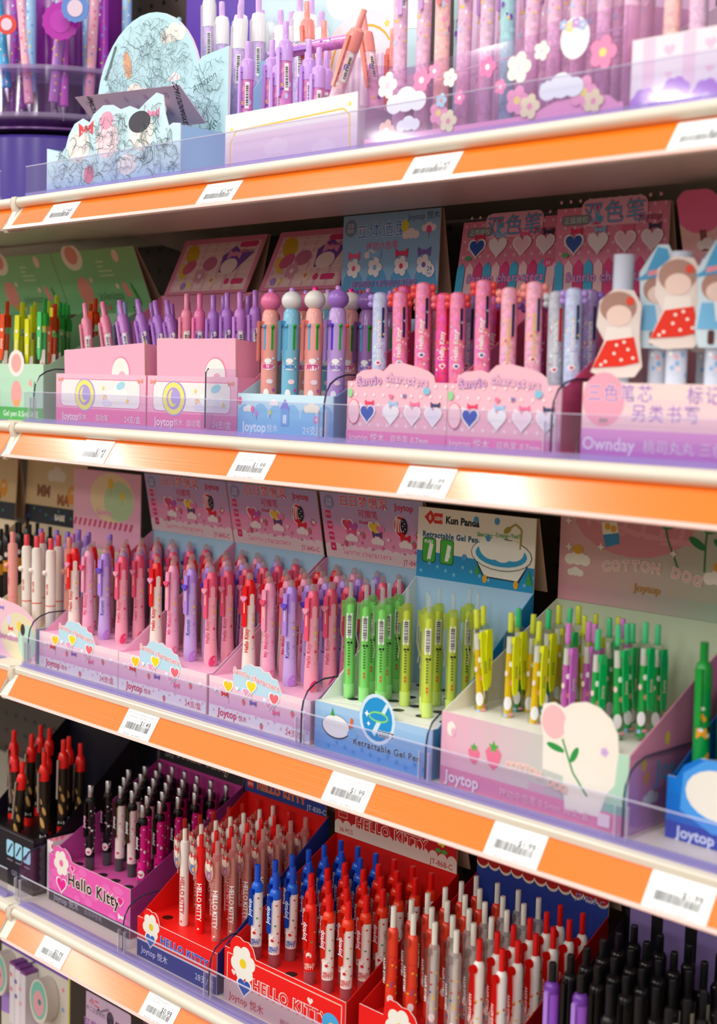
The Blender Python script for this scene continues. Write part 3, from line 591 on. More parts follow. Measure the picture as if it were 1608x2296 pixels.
for key, bd, dsc in (('v_purple', '#a860e0', 'purple black-button pen'), ('v_black', '#121014', 'black push pen'), ('v_cream', '#ece4d0', 'cream black-capped pen')):
    b = MB(); b.lathe([(.75, 0), (.78, .3), (.78, 10.6 if key != 'v_cream' else 9.4)], C(bd, 'g'))
    zc = 10.6 if key != 'v_cream' else 9.4; c = cyl([(.8, zc), (.8, zc+.7), (.6, zc+1.1), (.4, zc+1.2)], '#141216' if key != 'v_purple' else '#7a3cae'); bt = cyl([(.42, zc+1.1), (.42, 13.6), (.36, 13.8)], '#16161a')
    cl = clipm('#100e12' if key != 'v_purple' else '#b888ec', 'g', 5.8, zc+.4, .5, .76, R(-88)); kind(key, 'push_pen', dsc, 13.8, [('barrel', b), ('collar', c), ('button', bt), ('clip', cl)])
b = MB(); b.lathe([(.78, 0), (.8, .4), (.8, 12)], C('#0f9a4a', 'g')); rnd = random.Random(2)
for i in range(16): b.wrap(ellp(rnd.uniform(-1, 1), rnd.uniform(1, 11), rnd.uniform(.12, .35), rnd.uniform(.12, .3), 10), .8, R(-45), C(rnd.choice(('#f4f0ec', '#f4f0ec', '#101810', '#f0a818'))), .03)
b.wrap(rrp(-.5, .5, 7.4, 8.4, .05), .8, R(-60), C('#f2a41c'), .05)
c = cyl([(.82, 12), (.82, 14), (.6, 14.6), (.4, 14.8)], '#12a03c'); bt = cyl([(.4, 14.7), (.4, 16.6)], '#0f9a3a'); cl = clipm('#12a03c', 'g', 8.6, 14.2, .55, .8, R(-80)); kind('sn_green', 'gel_pen', 'green printed pen', 16.6, [('barrel', b), ('cap', c), ('button', bt), ('clip', cl)])
# tip-down pens of the round rotating rack
for key, bd, dsc in (('y_purple', '#b43cc0', 'deep magenta pen'), ('y_pink', '#f9b6c8', 'pink patterned pen'), ('y_teal', '#38a8dc', 'teal blue pen'), ('y_sky', '#9cc8ee', 'sky blue pen'), ('y_lav', '#c88ad8', 'lavender pen'), ('y_magenta', '#d860d4', 'bright orchid pen')):
    b = MB(); b.lathe([(.62, 2.2), (.82, 2.4), (.82, 21)], C(bd, 'g'), 10); rnd = random.Random(len(key))
    for i in range(16): b.wrap(ellp(rnd.uniform(-.5, .5), 3+i*1.1, .18, .2, 8), .82, R(-50), C(rnd.choice(('#ffffff', '#f8e070', '#f070a0', '#6aa0e8'))), .03)
    t_ = MB(); t_.lathe([(.08, 0), (.16, .5), (.42, 1.7), (.46, 2.3)], C('#d8d4dc', 'm')); kind(key, 'gel_pen', dsc, 21, [('barrel', b), ('tip', t_, 'silver cone tip')])
# pens with flat doll charms
for key in ('girl', 'boy', 'girl_low'):
    b = MB(); b.lathe([(.95, 0), (1.0, .3), (1.0, 12.5)], C('#d4dcf0', 'g')); rnd = random.Random(4)
    for i in range(24): b.wrap(ellp(rnd.uniform(-1.2, 1.2), rnd.uniform(1, 8), .2, .24, 8), 1.0, R(-45), C(rnd.choice(('#f4a8b8', '#8ab8e8', '#ffffff'))), .03)
    c = cyl([(.95, 8.5), (.9, 9), (.5, 9.1)], '#e8e0ea'); bt = cyl([(.62, 9), (.62, 12.4)], '#ddd4e4')
    d = MB(); a_ = R(-62)
    def pl(pts, col, k): d.plate([(p[0], p[1]-(5.6 if key != 'girl_low' else 8.4)) for p in pts], 1.35+k*.03, 1.4+k*.03, a_, C(col, 'g'))
    if key != 'boy':
        pl([(-2.6, 9.6), (-1.2, 9.0), (1.6, 9.2), (2.3, 10.2), (1.9, 13), (2.0, 16), (1.2, 17.4), (-.6, 17.6), (-2.0, 16.4), (-2.2, 14), (-1.4, 12.6)], '#f2e2dc', 0)
        pl(ellp(-.2, 15.8, 1.75, 1.5), '#b58a7c', 1); pl(ellp(-.1, 15.0, 1.2, 1.0), '#fbdcd0', 2); pl([(-1.2, 13.9), (1.1, 13.9), (1.3, 12.4), (-1.4, 12.2)], '#fbf0ea', 2)
        pl([(-1.2, 12.6), (1.4, 13.0), (2.0, 10.6), (.4, 10.2), (-2.4, 10.0)], '#ee3018', 3)
        for u_, v_ in ((-1.2, 10.6), (-.4, 11.4), (.3, 10.8), (.9, 11.8), (1.4, 11.0), (-.2, 12.2), (.5, 12.5), (-1.6, 10.3)): pl(ellp(u_, v_, .16, .16, 8), '#fff4e8', 4)
        pl(ellp(.9, 16.4, .4, .4, 10), '#ee4a30', 3)
    else:
        pl([(-1.6, 9.2), (1.6, 9.2), (2.0, 11), (1.6, 13.4), (2.1, 15.6), (2.6, 17), (1.4, 17.4), (.6, 19), (-.4, 19), (-2.0, 16.4), (-1.8, 13.4), (-2.0, 11)], '#d8ecf6', 0)
        pl(ellp(0, 14.8, 1.6, 1.4), '#b88a7c', 1); pl(ellp(0, 14.3, 1.15, .9), '#fbdcd0', 2); pl([(-2.3, 15.6), (2.4, 16.4), (1.0, 16.8), (.5, 18.6), (-.4, 18.8), (-1.4, 16.3)], '#48a8dc', 3)
        pl([(-1.2, 16.0), (1.0, 16.5), (1.0, 16.9), (-1.2, 16.5)], '#f49aa4', 4); pl([(-1.5, 13.3), (1.5, 13.3), (1.8, 10.9), (-1.8, 10.9)], '#7cc2ee', 2); pl([(-.4, 13.4), (.4, 13.4), (.1, 11.6), (-.1, 11.6)], '#f6f6fa', 3)
        pl(rrp(-.8, -.2, 9.5, 10.8, .2), '#5a2c30', 2); pl(rrp(.2, .8, 9.5, 10.8, .2), '#5a2c30', 2)
    kind(key, 'charm_pen', {'girl': 'pen with red-skirted doll charm', 'girl_low': 'pen with lowered red-skirted doll charm', 'boy': 'pen with blue-hatted doll charm'}[key], 12.4, [('barrel', b), ('cap', c), ('button', bt), ('doll_charm', d, 'flat acrylic doll plate')])

# ============================================================ DISPLAY BOXES
def box(label, x0, x1, y0, D, k, hf, hb, cF, cIn, cOut, front, tray=None, top=None, head=None, headfn=None, slope0=.3, tk='p', zs=None, group='open card display boxes of pens', trayfn=None, sidefn=None, trayh='#ffffff', left=None, back=None):
    """x0..x1 at front y0, depth D, on shelf k; hf front height, hb side height at the back; head=(z0,z1,dy,colour,y_at_bottom)"""
    z = ZS[k] if zs is None else zs; w_ = x1-x0; h = w_/2
    t = empty('display_box', ((x0+x1)/2, y0, z), label, 'display box', group)
    out = [(-h, 0), (h, 0), (h, hf)]+(list(reversed(top)) if top else [])+[(-h, hf)]
    f = MB(); f.prism(out, 0, .12, C(cF, tk), 'xz', C('#f6ece6') if top and tk == 'p' else None)
    P = Pan(f, (0, 0, 0), (1, 0, 0), (0, 0, 1), (0, -1, 0)); P.clip = (-h, h, 0, 99); front(P, h, hf); part('front_panel', f, t)
    for s_, col, nm in ((-1, left or cIn, 'side_panel'), (1, cOut, 'side_panel')):
        m = MB(); xx = s_*h; a, b = (xx-.02, xx+.1) if s_ < 0 else (xx-.1, xx+.02)
        sy = [(.12, 0), (D, 0), (D, hb), (slope0, hf), (.12, hf)]; m.prism(sy, a, b, C(col), 'yz')
        if s_ > 0 and sidefn: Q = Pan(m, (b, 0, 0), (0, 1, 0), (0, 0, 1), (1, 0, 0)); sidefn(Q)
        part(nm, m, t)
    m = MB(); m.box(-h, h, D-.12, D, 0, hb, C(back or cIn)); part('back_panel', m, t)
    m = MB(); m.box(-h+.1, h-.1, .12, D-.12, .01, .12, C(cIn)); part('bottom', m, t)
    if tray is not None:
        m = MB(); m.box(-h+.1, h-.1, .14, D-.14, tray-.1, tray, C(trayh))
        if trayfn: Q = Pan(m, (0, 0, tray), (1, 0, 0), (0, 1, 0), (0, 0, 1)); trayfn(Q, h)
        part('tray_insert', m, t)
    if head:
        z0, z1, dy, col, yb = head[:5]; w2 = head[5] if len(head) > 5 else h; pts = head[6] if len(head) > 6 else None
        L = math.hypot(dy, z1-z0); v = Vector((0, dy/L, (z1-z0)/L)); n = Vector((0, -v.z, v.y)); o = Vector((0, yb, z0)); m = MB()
        pts = pts or [(-w2, 0), (w2, 0), (w2, L), (-w2, L)]
        A = [o+Vector((1, 0, 0))*p[0]+v*p[1] for p in pts]; B = [p-n*.15 for p in A]; k_ = len(A)
        m.add(A+B, [tuple(range(k_)), tuple(range(2*k_-1, k_-1, -1))], C(col)); m.add(A+B, [((i+1) % k_, i, k_+i, k_+(i+1) % k_) for i in range(k_)], C('#d8b898'))
        P = Pan(m, o, (1, 0, 0), v, n); P.clip = (-w2, w2, 0, L+.9); headfn(P, w2, L); hc = part('header_card', m, t)
        m = MB(); m.add([o+Vector((sx*w2, .2, 0))+v*(L*q)+Vector((0, (2.2*(1-q)+.2), 0)) for q in (0, 1) for sx in (-1, 1)]+[o+Vector((sx*w2, .35, 0))+v*(L*q)+Vector((0, (2.2*(1-q)+.2), 0)) for q in (0, 1) for sx in (-1, 1)],
                       [(0, 1, 3, 2), (5, 4, 6, 7), (0, 2, 6, 4), (1, 5, 7, 3), (0, 4, 5, 1), (2, 3, 7, 6)], C('#d6b294')); part('header_backing', m, hc, 'plain tan backing flap')
    return t
def nofn(*a): pass

def grid(cols, rows, place, phrase, group, skip=()):
    """cols: list of x; rows: list of y; place(c, r) -> kind key, z"""
    for r, y in enumerate(rows):
        for c, x in enumerate(cols):
            if (c, r) in skip: continue
            key, z = place(c, r); j = random.uniform(-.12, .12)
            put(key, x+j*.6, y+random.uniform(-.1, .1), z, f'{KINDS[key][1]}, {nth(r+1)} row back, {nth(c+1)} from left, {phrase}', group, random.uniform(-.5, .3), random.uniform(-6, 6), random.uniform(-.4, .4))
def loose(lst, keys, zfloor, phrase, group, L=None):
    """(key, x_top, y, z_top, z_low, lean) entries; the pen top sits at the given point"""
    seen = {}
    order = sorted(range(len(lst)), key=lambda i: lst[i][1]/lst[i][2])
    rank = {i: n+1 for n, i in enumerate(order)}
    for i, (kk, x, y, z, zl, ln) in enumerate(lst):
        key = keys[kk] if isinstance(keys, dict) else keys(kk, i); L_ = KINDS[key][2]; a = R(ln)
        put(key, x-L_*math.sin(a), y, z-L_*math.cos(a), f'{KINDS[key][1]}, {nth(rank[i])} from left {phrase}', group, ln, random.uniform(-5, 5))

# ---- third shelf: three pink boxes of heart-slider pens
SC = [(-4.6, 0), (-4.8, .8), (-4.2, 1.5), (-3.2, 1.7), (-2.6, 2.4), (-1.6, 2.7), (-.8, 2.5), (.2, 2.6), (1.0, 2.1), (1.9, 2.2), (2.5, 1.6), (3.4, 1.5), (3.9, .6), (4.3, 0)]
def heartfront(P, h, hf):
    P.vgrad(-h, h, 0, hf, '#efe6ee', '#f7dbe4', 6); P.vgrad(-h, h, hf*.3, hf*.85, '#eab6d6', '#f4cfe0', 6)
    P.poly([(-4.7, hf-.2)]+[(u, v+hf-.1) for u, v in SC]+[(4.3, hf-.2), (3.2, hf-1.0), (-3.8, hf-1.0)], '#bfe2f2')
    P.scallop(-h, h, .55, .95, '#f3eef0', 12); P.rect(-h, h, 0, .9, '#f1ecee')
    for i in range(16): P.star(-h+1+i*1.15, .9+(i*37 % 11)*.08, .26, '#ecb4cc')
    P.txt('Sanrio characters', -.4, hf+1.0, 1.05, '#f598a0', '#ffffff', .03, -.12)
    P.txt('Joytop', -h+3.6, .9, 1.35, '#e0406c', None, .02); P.txt('悦木', -h+6.6, .75, .8, '#e86488')
    P.txt('24支/盒', h-2.6, .75, 1.0, '#ef6f8e')
    for u, v, c1 in ((-5.6, hf-.8, '#f6d020'), (-1.2, hf-.1, '#f6e020'), (3.0, hf-.9, '#f2707c')):
        P.heart(u, v, .85, c1, '#ffffff'); P.heart(u-1.0, v-.9, .6, '#f2a8cc', '#ffffff'); P.line([(u, v-.7), (u+.2, v-2.2)], .06, '#9a8a9a')
    P.bow(-6.2, hf-1.9, .7, '#e22a36'); P.bow(-.8, hf-2.1, .65, '#7a62b8'); P.bow(3.4, hf-2.5, .65, '#f070a0')
    for u, v in ((6.3, 3.1), (-2.6, 2.9), (.8, .5)): P.berry(u, v, .42)
    for u, v in ((-8, 3.6), (-3.8, 4.4), (1.3, 3.9), (8.3, 3.7)): P.heart(u, v, .3, '#ffffff')
def hearthead(P, w_, L):
    P.vgrad(-w_, w_, 0, L, '#f0a4c4', '#b9b4de', 10); P.vgrad(-w_, w_, 0, L*.5, '#f2b2ca', '#ee9ac0', 5)
    P.scallop(-w_, w_, .9, 1.1, '#f0dfe0', 12); P.rect(-w_, w_, 0, 1.3, '#efdcde')
    P.txt('Sanrio characters', -1.6, 1.1, 1.1, '#f08aa0', '#ffffff', .03); P.txt('JT-845-C', w_-2.6, .7, .95, '#e06a88')
    for i in range(4): P.poly(rrp(-w_+.7+i*.12, -w_+1.7+i*.12, L-3.6-i*1.5, L-2.5-i*1.5, .15), '#e0336c'); P.txt(('笔芯', '可擦', '按动', '24')[i], -w_+1.2+i*.12, L-3.05-i*1.5, .42, '#ffe0ec')
    P.txt('白日梦想家', -1.2, L-.9, 1.7, '#e8325c', '#ffffff', .01, ob=.04); P.txt('可擦笔', -.6, L-2.5, 1.2, '#e2406c', None, .01); P.txt('Erasable pen', -.6, L-3.6, .65, '#e2406c', None, .02); P.txt('Joytop', w_-3.4, L-1.0, 1.2, '#d8305c', None, .02)
    P.ell(-w_+1.6, L-1.3, .95, .95, '#8f9cc8'); P.txt('正版', -w_+1.6, L-1.05, .55, '#f4e8e8'); P.txt('授权', -w_+1.6, L-1.65, .55, '#f4e8e8')
    for u, c1, c2 in ((-4.6, '#e2486c', '#c05ab0'), (.4, '#f0d030', '#ee88b4')): P.heart(u, L-4.2, .95, c1, '#ffffff'); P.heart(u+1.1, L-4.4, .8, c2); P.line([(u, L-4.9), (u+.3, L-6.4)], .06, '#ffffff')
    u, v = 5.2, L-3.6; P.ell(u, v, 1.25, 1.5, '#ffffff'); P.ell(u, v, 1.15, 1.4, '#d8202c')
    for i in range(4): P.poly([(u-1.1+i*.5, v-.9+i*.1), (u-.85+i*.5, v-.9+i*.1), (u-.5+i*.3, v+1.2-i*.1), (u-.75+i*.3, v+1.2-i*.1)], '#f6e8e4')
    P.ell(u+.6, v+.1, .62, 1.1, '#1c1c30'); [P.ell(u+.4+(i % 2)*.35, v-.6+i*.35, .09, .09, '#ffffff') for i in range(5)]
    P.line([(u, v-1.4), (u+.4, v-2.8)], .06, '#ffffff')
    for u, c1 in ((-4.0, '#ee5a86'), (.8, '#5c4a78'), (5.8, '#e0202c')): P.cloud(u, 3.0, 1.0, '#f6eae8'); P.bow(u, 4.0, .9, c1)
    for u, v in ((8.0, L-4.6), (7.2, 3.2), (-1.8, 3.6), (-5.2, 2.2)): P.berry(u, v, .5, '#e06080')
    for u, v in ((2.8, L-5.6), (-2.6, L-5.2), (8.3, 4.6)): P.heart(u, v, .35, '#f6dce6')
    for i in range(8): P.star(-6+i*1.9, 1.9+(i % 3)*.35, .28, '#e87aa4')
def hearttray(P, h):
    for i in range(6): P.rect(-h+.3, h-.3, 3.0+i*3.0, 3.08+i*3.0, '#e6a8c4')
HX = ((-172.9, -153.3), (-153.1, -134.2), (-133.6, -114.9)); HN = ('leftmost', 'middle', 'rightmost'); HK_ = ('h_red', 'h_pink', 'h_purple', 'h_hot')
for i, (x0, x1) in enumerate(HX):
    box(f'pink scalloped card box of heart-slider pens, {HN[i]} of the three', x0, x1, 110, 20.5, 2, 5.2, 19.1, '#f4dde6', '#a9d4ec', '#e9b4d2', heartfront, 5.05, SC and [(u, v+5.2) for u, v in SC], (19.1, 28.0, -1.8, '#f0b0c8', 20.3), hearthead, 1.0, trayfn=hearttray, trayh='#f3b6d4', left='#e8a6c6')
    cols = [x0+2.3+c*4.0+(.3 if c == 0 else 0) for c in range(4)]
    grid(cols, [114.3+3.03*r for r in range(6)], lambda c, r: (HK_[c], ZS[2]+5.06), f'{HN[i]} heart box', f'heart-slider pens in the {HN[i]} pink box')

# ---- third shelf: blue tub box with clear pens
def tubfront(P, h, hf):
    P.vgrad(-h, h, 0, hf, '#6aa6e0', '#a6ccee', 6)
    u, v, = .9, hf+.2; P.ell(u, v-.6, 2.75, 2.9, '#d8ecf8'); P.ell(u, v-.6, 2.35, 2.5, '#1c96d6')
    P.poly([(u+1.3, v+1.4), (u+1.7, v+1.2), (u-.3, v-2.6), (u-.8, v-2.2)], '#d8eef4'); P.ring(u+.2, v-.3, 1.5, .62, .2, '#8ee060', '#1c96d6'); P.star(u-1.6, v-.2, .4, '#ffffff', 4); P.star(u-1.3, v-1.3, .3, '#ffffff', 4)
    P.txt('SOFT', u+1.5, v-2.1, .95, '#102a48', '#ffffff', .04); P.txt('Retractable Gel Pen', 2.4, 1.95, 1.1, '#22324e', '#a8d4f4', .03)
    for i in range(12): P.star(-h+2.4+i*1.35, .6+(i*5 % 3)*.3, .35, '#3c9ee0')
    P.ell(-5.6, 3.0, 2.3, 1.4, '#26303c'); P.ell(-5.6, 3.05, 2.2, 1.3, '#f4f4f2'); P.poly([(-6.5, 4.2), (-6.2, 5.2), (-5.8, 4.2)], '#38a84a'); P.ell(-2.9, 2.6, .8, .5, '#7ab8e8'); P.poly([(-3.4, 3.4), (-2.9, 3.3), (-2.8, 4.4), (-3.2, 4.5)], '#e8682c')
def tubhead(P, w_, L):
    P.rect(-w_, w_, 0, L, '#f3e9d8'); P.poly([(-w_, 0), (w_, 0), (w_, 2.9), (-w_, 3.3)], '#1890c8')
    P.poly([(-w_+1.0, L-1.2), (-w_+2.0, L-.3), (-w_+3.0, L-1.2), (-w_+2.0, L-2.1)], '#d8301c'); P.rect(-w_+2.6, -w_+4.0, L-1.9, L-.6, '#d8301c'); P.txt('ii', -w_+1.95, L-1.2, .8, '#ffffff', None, .03); P.txt('GEN', -w_+3.3, L-1.25, .62, '#ffffff', None, .02)
    P.txt('Kun Panda', -w_+7.2, L-1.3, 1.2, '#181818', None, .05); P.txt('Retractable Gel Pen', -w_+5.3, L-3.3, .95, '#203040', '#9ecdf0', .03)
    for i in range(2):
        a = -w_+1.0+i*2.9; P.poly(rrp(a-.1, a+2.1, 1.9, 5.0, .4), '#16381c'); P.poly(rrp(a, a+2.0, 2.0, 4.9, .35), '#3fae2c'); P.poly([(a+.7, 2.3), (a+1.3, 2.3), (a+1.7, 4.2), (a+1.1, 4.4)], '#f4f6f0')
    P.txt('PUSH', -w_+1.9, 4.5, .55, '#ffffff', None, .02); P.txt('0.5', -w_+5.2, 3.0, .55, '#ffffff', None, .02)
    for i in range(14): P.star(-w_+.8+i*1.35, .8+(i*7 % 4)*.35, .32, '#7cc4ea')
    # bath tub with foam, shower
    P.poly([(.2, 3.3), (8.2, 3.0), (7.0, 1.0), (1.6, 1.1)], '#16222a'); P.poly([(.4, 3.2), (8.0, 2.9), (6.8, 1.15), (1.8, 1.25)], '#f4f0e6')
    P.ell(4.2, 4.0, 4.6, 1.95, '#16222a'); P.ell(4.2, 4.0, 4.5, 1.85, '#f2f2ea'); P.ell(4.2, 4.0, 3.9, 1.45, '#2a9ed2')
    P.ell(2.9, 4.9, 2.1, 1.6, '#f6f2e8'); P.ell(5.9, 4.6, 1.7, 1.2, '#f6f2e8'); P.ell(4.4, 4.3, 1.6, 1.2, '#f6f2e8')
    P.line([(7.0, 4.9), (7.1, 7.2), (6.2, 7.8), (5.2, 7.2)], .22, '#a8922c'); P.ell(5.0, 7.0, .6, .35, '#a8922c', .6)
    P.txt('Sleeping~Eating~Yes!!!', 3.8, L-2.4, .72, '#4aa84a', None, .01, .05)
    for u, v in ((.2, L-.9), (3.4, L-.8), (2.2, L-2.9), (-1.4, 3.1)): P.ell(u, v, .38, .42, '#4a9ad0')
    P.poly([(.2, 1.4), (1.1, 1.3), (.7, 2.6)], '#3f9e3c'); P.poly([(8.0, .9), (9.0, .9), (8.4, 2.6)], '#3f9e3c'); P.ell(1.9, .9, .35, .5, '#e8a818'); P.ell(6.6, .7, .35, .5, '#e8a818')
def tubtray(P, h):
    for i in range(6): P.line([(-h+1, 1+i*2.6), (-h+5, 2+i*2.6), (h-6, .6+i*2.7), (h-1, 1.6+i*2.6)], .06, '#9aa0a8')
    for r in range(5):
        for c in range(5): P.ell(-7+c*3.6, 4.2+r*3, .75, .7, '#2a2c30')
box('sky blue card box with bath tub header, holding clear green pens', -114.1, -95.8, 110, 17.0, 2, 5.5, 18.9, '#9cc6ee', '#a9cdec', '#1186c6', tubfront, 5.4, [(u, v+5.5) for u, v in ((-1.9, 0), (-1.5, 1.2), (-.6, 2.1), (.6, 2.4), (1.9, 2.1), (2.9, 1.2), (3.4, 0))], (18.9, 27.6, .1, '#f3e9d8', 16.9), tubhead, 1.0, trayfn=tubtray, trayh='#f4f4ec', left='#e6ece8')
gx = [-113.0, -110.0, -107.2]; lab = 'in the blue tub box'
GP = [('g_green', -112.9, 114.3), ('g_green', -110.4, 114.3), ('g_green', -107.7, 114.3), ('g_yellow', -105.9, 116.5), ('g_yellow', -102.6, 116.3), ('g_yellow', -100.4, 114.2),
      ('g_green', -112.4, 117.6), ('g_green', -109.8, 117.6), ('g_yellow', -103.8, 119.6), ('g_yellow', -99.6, 117.4), ('g_yellow', -98.2, 119.8), ('g_yellow', -101.6, 122.4), ('g_green', -111.5, 121)]
for n_, i in enumerate(sorted(range(len(GP)), key=lambda i: GP[i][1]/GP[i][2])):
    kk, x, y = GP[i]; put(kk, x, y, ZS[2]+5.42, f'{KINDS[kk][1]}, {nth(n_+1)} from left {lab}', 'clear green and yellow pens in the blue tub box', random.uniform(-.8, .4), random.uniform(-8, 8))

# ---- third shelf: big pink and mint box
BLOB = [(1.6, 0), (1.2, 1.6), (1.5, 3.2), (2.8, 3.6), (4.0, 3.2), (5.0, 3.9), (6.6, 4.3), (8.2, 4.0), (9.6, 3.1), (10.4, 1.8), (10.6, 0)]
def cotfront(P, h, hf):
    P.ugrad(-h, h, 0, hf, '#f0b6cc', '#b6ddc4', 12); P.poly([(-h, 0), (h, 0), (h, 1.9), (-h, 2.0)], '#e58fb4'); P.ugrad(0, h, 1.9, 2.8, '#d8b4c4', '#8cc4b4', 6)
    T = [(u, v+hf) for u, v in BLOB]; P.poly([(1.7, hf-3.4)]+T+[(10.3, hf-3.2), (9.4, hf-4.3), (8.6, 1.2), (4.6, 1.0), (4.2, hf-3.6)], '#f5efe2')
    P.ell(2.9, hf+1.6, 1.5, 1.7, '#f6c2c4'); P.ell(6.8, hf+1.3, 2.7, 2.6, '#f8f1e4'); P.ell(9.3, hf-1.0, 1.1, 2.1, '#f6eee0'); P.ell(6.6, 3.6, 2.2, 2.6, '#f7f0e3')
    P.line([(4.0, hf+.1), (5.4, hf-3.0), (7.2, 2.9)], .22, '#2f9a4a'); P.ell(3.2, hf-.9, 1.1, .35, '#2f9a4a', -.2); P.ell(5.5, hf-1.2, .9, .35, '#2f9a4a', 1.1); P.flower(9.0, hf-.2, .5, '#dcb8e6', '#c090d8')
    P.berry(-7.2, 4.0, 1.1, '#f07a9c'); P.berry(-4.6, 4.3, 1.45, '#f07a9c'); P.ell(-10.4, 6.2, .6, .8, '#fbf3e8'); P.ell(-10.1, 5.9, .3, .5, '#f0b6cc')
    for i, ch in enumerate('COTTON DOG'): P.txt(ch, -2.6+i*.78, 3.9+.3*math.sin(i*.5)-i*.06, 1.1, '#f5b0a8', '#fdf2e0', .02)
    P.txt('Joytop', -8.8, 1.1, 1.7, '#f7e6ec', None, .03); P.txt('按动中性笔 0.5mm 36支/盒', 2.0, .95, .95, '#f2c6d6', None, .01); P.poly(rrp(8.6, 10.0, .4, 1.7, .1), '#f5dfe6')
def cothead(P, w_, L):
    P.ugrad(-w_, w_, 0, L+4, '#e8a2b0', '#a8c8ac', 14); P.ugrad(-w_, w_, 2.0, L+4, '#e4a6aa', '#b8c0a4', 12)
    P.ell(-2.0, L-.8, 8.0, 4.6, '#e08a94')
    for i in range(6): P.line([(-8+i*2.4, L-2.2-i*.2), (-6.8+i*2.4, L+1)], .5, '#e89ca2'); P.line([(-8.4+i*2, L-1-i*.5), (-3+i*2, L-3)], .35, '#e89ca2')
    P.cloud(-3.2, L-.2, 3.0, '#f5ecdc'); P.cloud(-8.6, L+.6, 1.5, '#f5ecdc')
    P.poly([(-5.9, L-3.2), (-3.8, L-2.8), (-3.6, L-4.0), (-5.4, L-4.6)], '#3a8ec4'); P.poly([(-6.1, L-1.8), (-4.1, L-1.6), (-3.8, L-2.8), (-5.9, L-3.2)], '#f6ead0'); P.ell(-5.3, L-2.2, .4, .4, '#f0a838'); P.ell(-4.5, L-2.4, .4, .4, '#f0a838')
    for a in (0, 1): P.line([(1.5+a*6, L+1), (2.6+a*4.6, L-3), (4.0+a*3.2, L-6)], .22, '#187a3c'); P.ell(3.0+a*5.2, L-1.2, 1.3, .5, '#187a3c', .4); P.ell(6.2+a*3, L-3.0, 1.2, .45, '#187a3c', -.5)
    P.cloud(-9.2, 4.8, 1.5, '#f6ecdc'); P.ell(-9.2, 6.0, .75, .55, '#e0a028'); P.cloud(-9.4, 3.3, .95, '#f6ecdc'); P.cloud(9.0, 4.6, 1.6, '#f6ecdc'); P.ell(9.0, 5.9, .8, .55, '#e0a028')
    for i, ch in enumerate('COTTON DOG'): P.txt(ch, -5.2+i*1.3, 5.0-.03*(i-4)**2, 1.5, '#e8a8a0', '#f6ecda', .03, -.08*(i-4)*.6)
    P.txt('Joytop', .2, 2.6, 1.25, '#c89040', None, .02)
    for u, v in ((-10.6, L-2), (-10.4, L-5), (-6, 6.6), (3.4, 6.8)): P.star(u, v, .5, '#f8eadc', 4)
def cotside(P):
    P.vgrad(.2, 19.6, .05, 7.4, '#c88ac8', '#e89ab4', 6)
    for u, v, c1 in ((2.6, 6.6, '#e8c84a'), (6.6, 8.6, '#e8d040'), (3.2, 5.2, '#e8a84a')): P.ell(u, v, .4, .7, c1)
    P.txt('Joy', 6.6, 5.6, 3.0, '#6cb8d8', None, .02); P.cloud(4.0, 3.0, 1.2, '#e4e6ec')
box('large pink and mint green card box with die-cut white shape and tulip', -94.5, -70.9, 110, 19.8, 2, 7.9, 18.3, '#f0bccb', '#c8d8b8', '#e08eae', cotfront, 7.7, [(u, v+7.9) for u, v in BLOB], (18.3, 29.5, 0, '#e4a6b0', 19.9), cothead, .2, trayh='#f0efe4', left='#e9e6d6', sidefn=cotside)
cot = [('y',-93.6,114,-23.3,-34.5,-5.9),('y',-93.0,114.5,-22.9,-34.7,-0.9),('y',-88.8,114,-23.0,-34.5,-0.1),('gy',-90.2,117,-23.0,-34.3,-1.6),('y',-88.6,117.6,-23.5,-34.3,0.9),('y',-85.1,114,-23.4,-34.6,1.2),('gy',-86.9,118,-22.8,-33.6,0.5),('y',-88.5,122,-22.9,-32.9,-1.2),('g',-85.3,119.6,-22.6,-32.6,2.0),('y',-87.3,124,-23.0,-32.8,-2.0),('m',-82.1,115,-23.3,-32.3,0.6),('y',-84.4,121,-23.4,-31.9,-2.6),('m',-81.0,117,-23.2,-32.4,0.4),('y',-86.4,126,-24.0,-32.8,-2.0),('g',-78.1,114.5,-23.3,-31.9,0.5),('g',-81.9,122,-23.4,-33.4,-2.8),('m',-81.9,119.4,-23.8,-33.3,-1),('y',-84.1,127,-24.1,-34.7,-3.1),('m',-82.1,124.8,-23.8,-34.0,-2),('g',-76.1,115,-22.6,-34.6,-2.1),('g',-77.7,119,-23.1,-34.2,-3.1),('g',-79.3,122.5,-23.7,-34.1,-2.1),('g',-73.9,116.5,-22.2,-33.8,0.2),('g',-74.7,120,-22.9,-33.9,-1.4),('y',-91.5,118.5,-24.2,-34.4,-3.1)]
loose(cot, {'y': 'c_yellow', 'g': 'c_green', 'm': 'c_magenta', 'gy': 'c_mixed'}, 0, 'in the big pink and mint box', 'leaf-clip pens in the big pink and mint box')

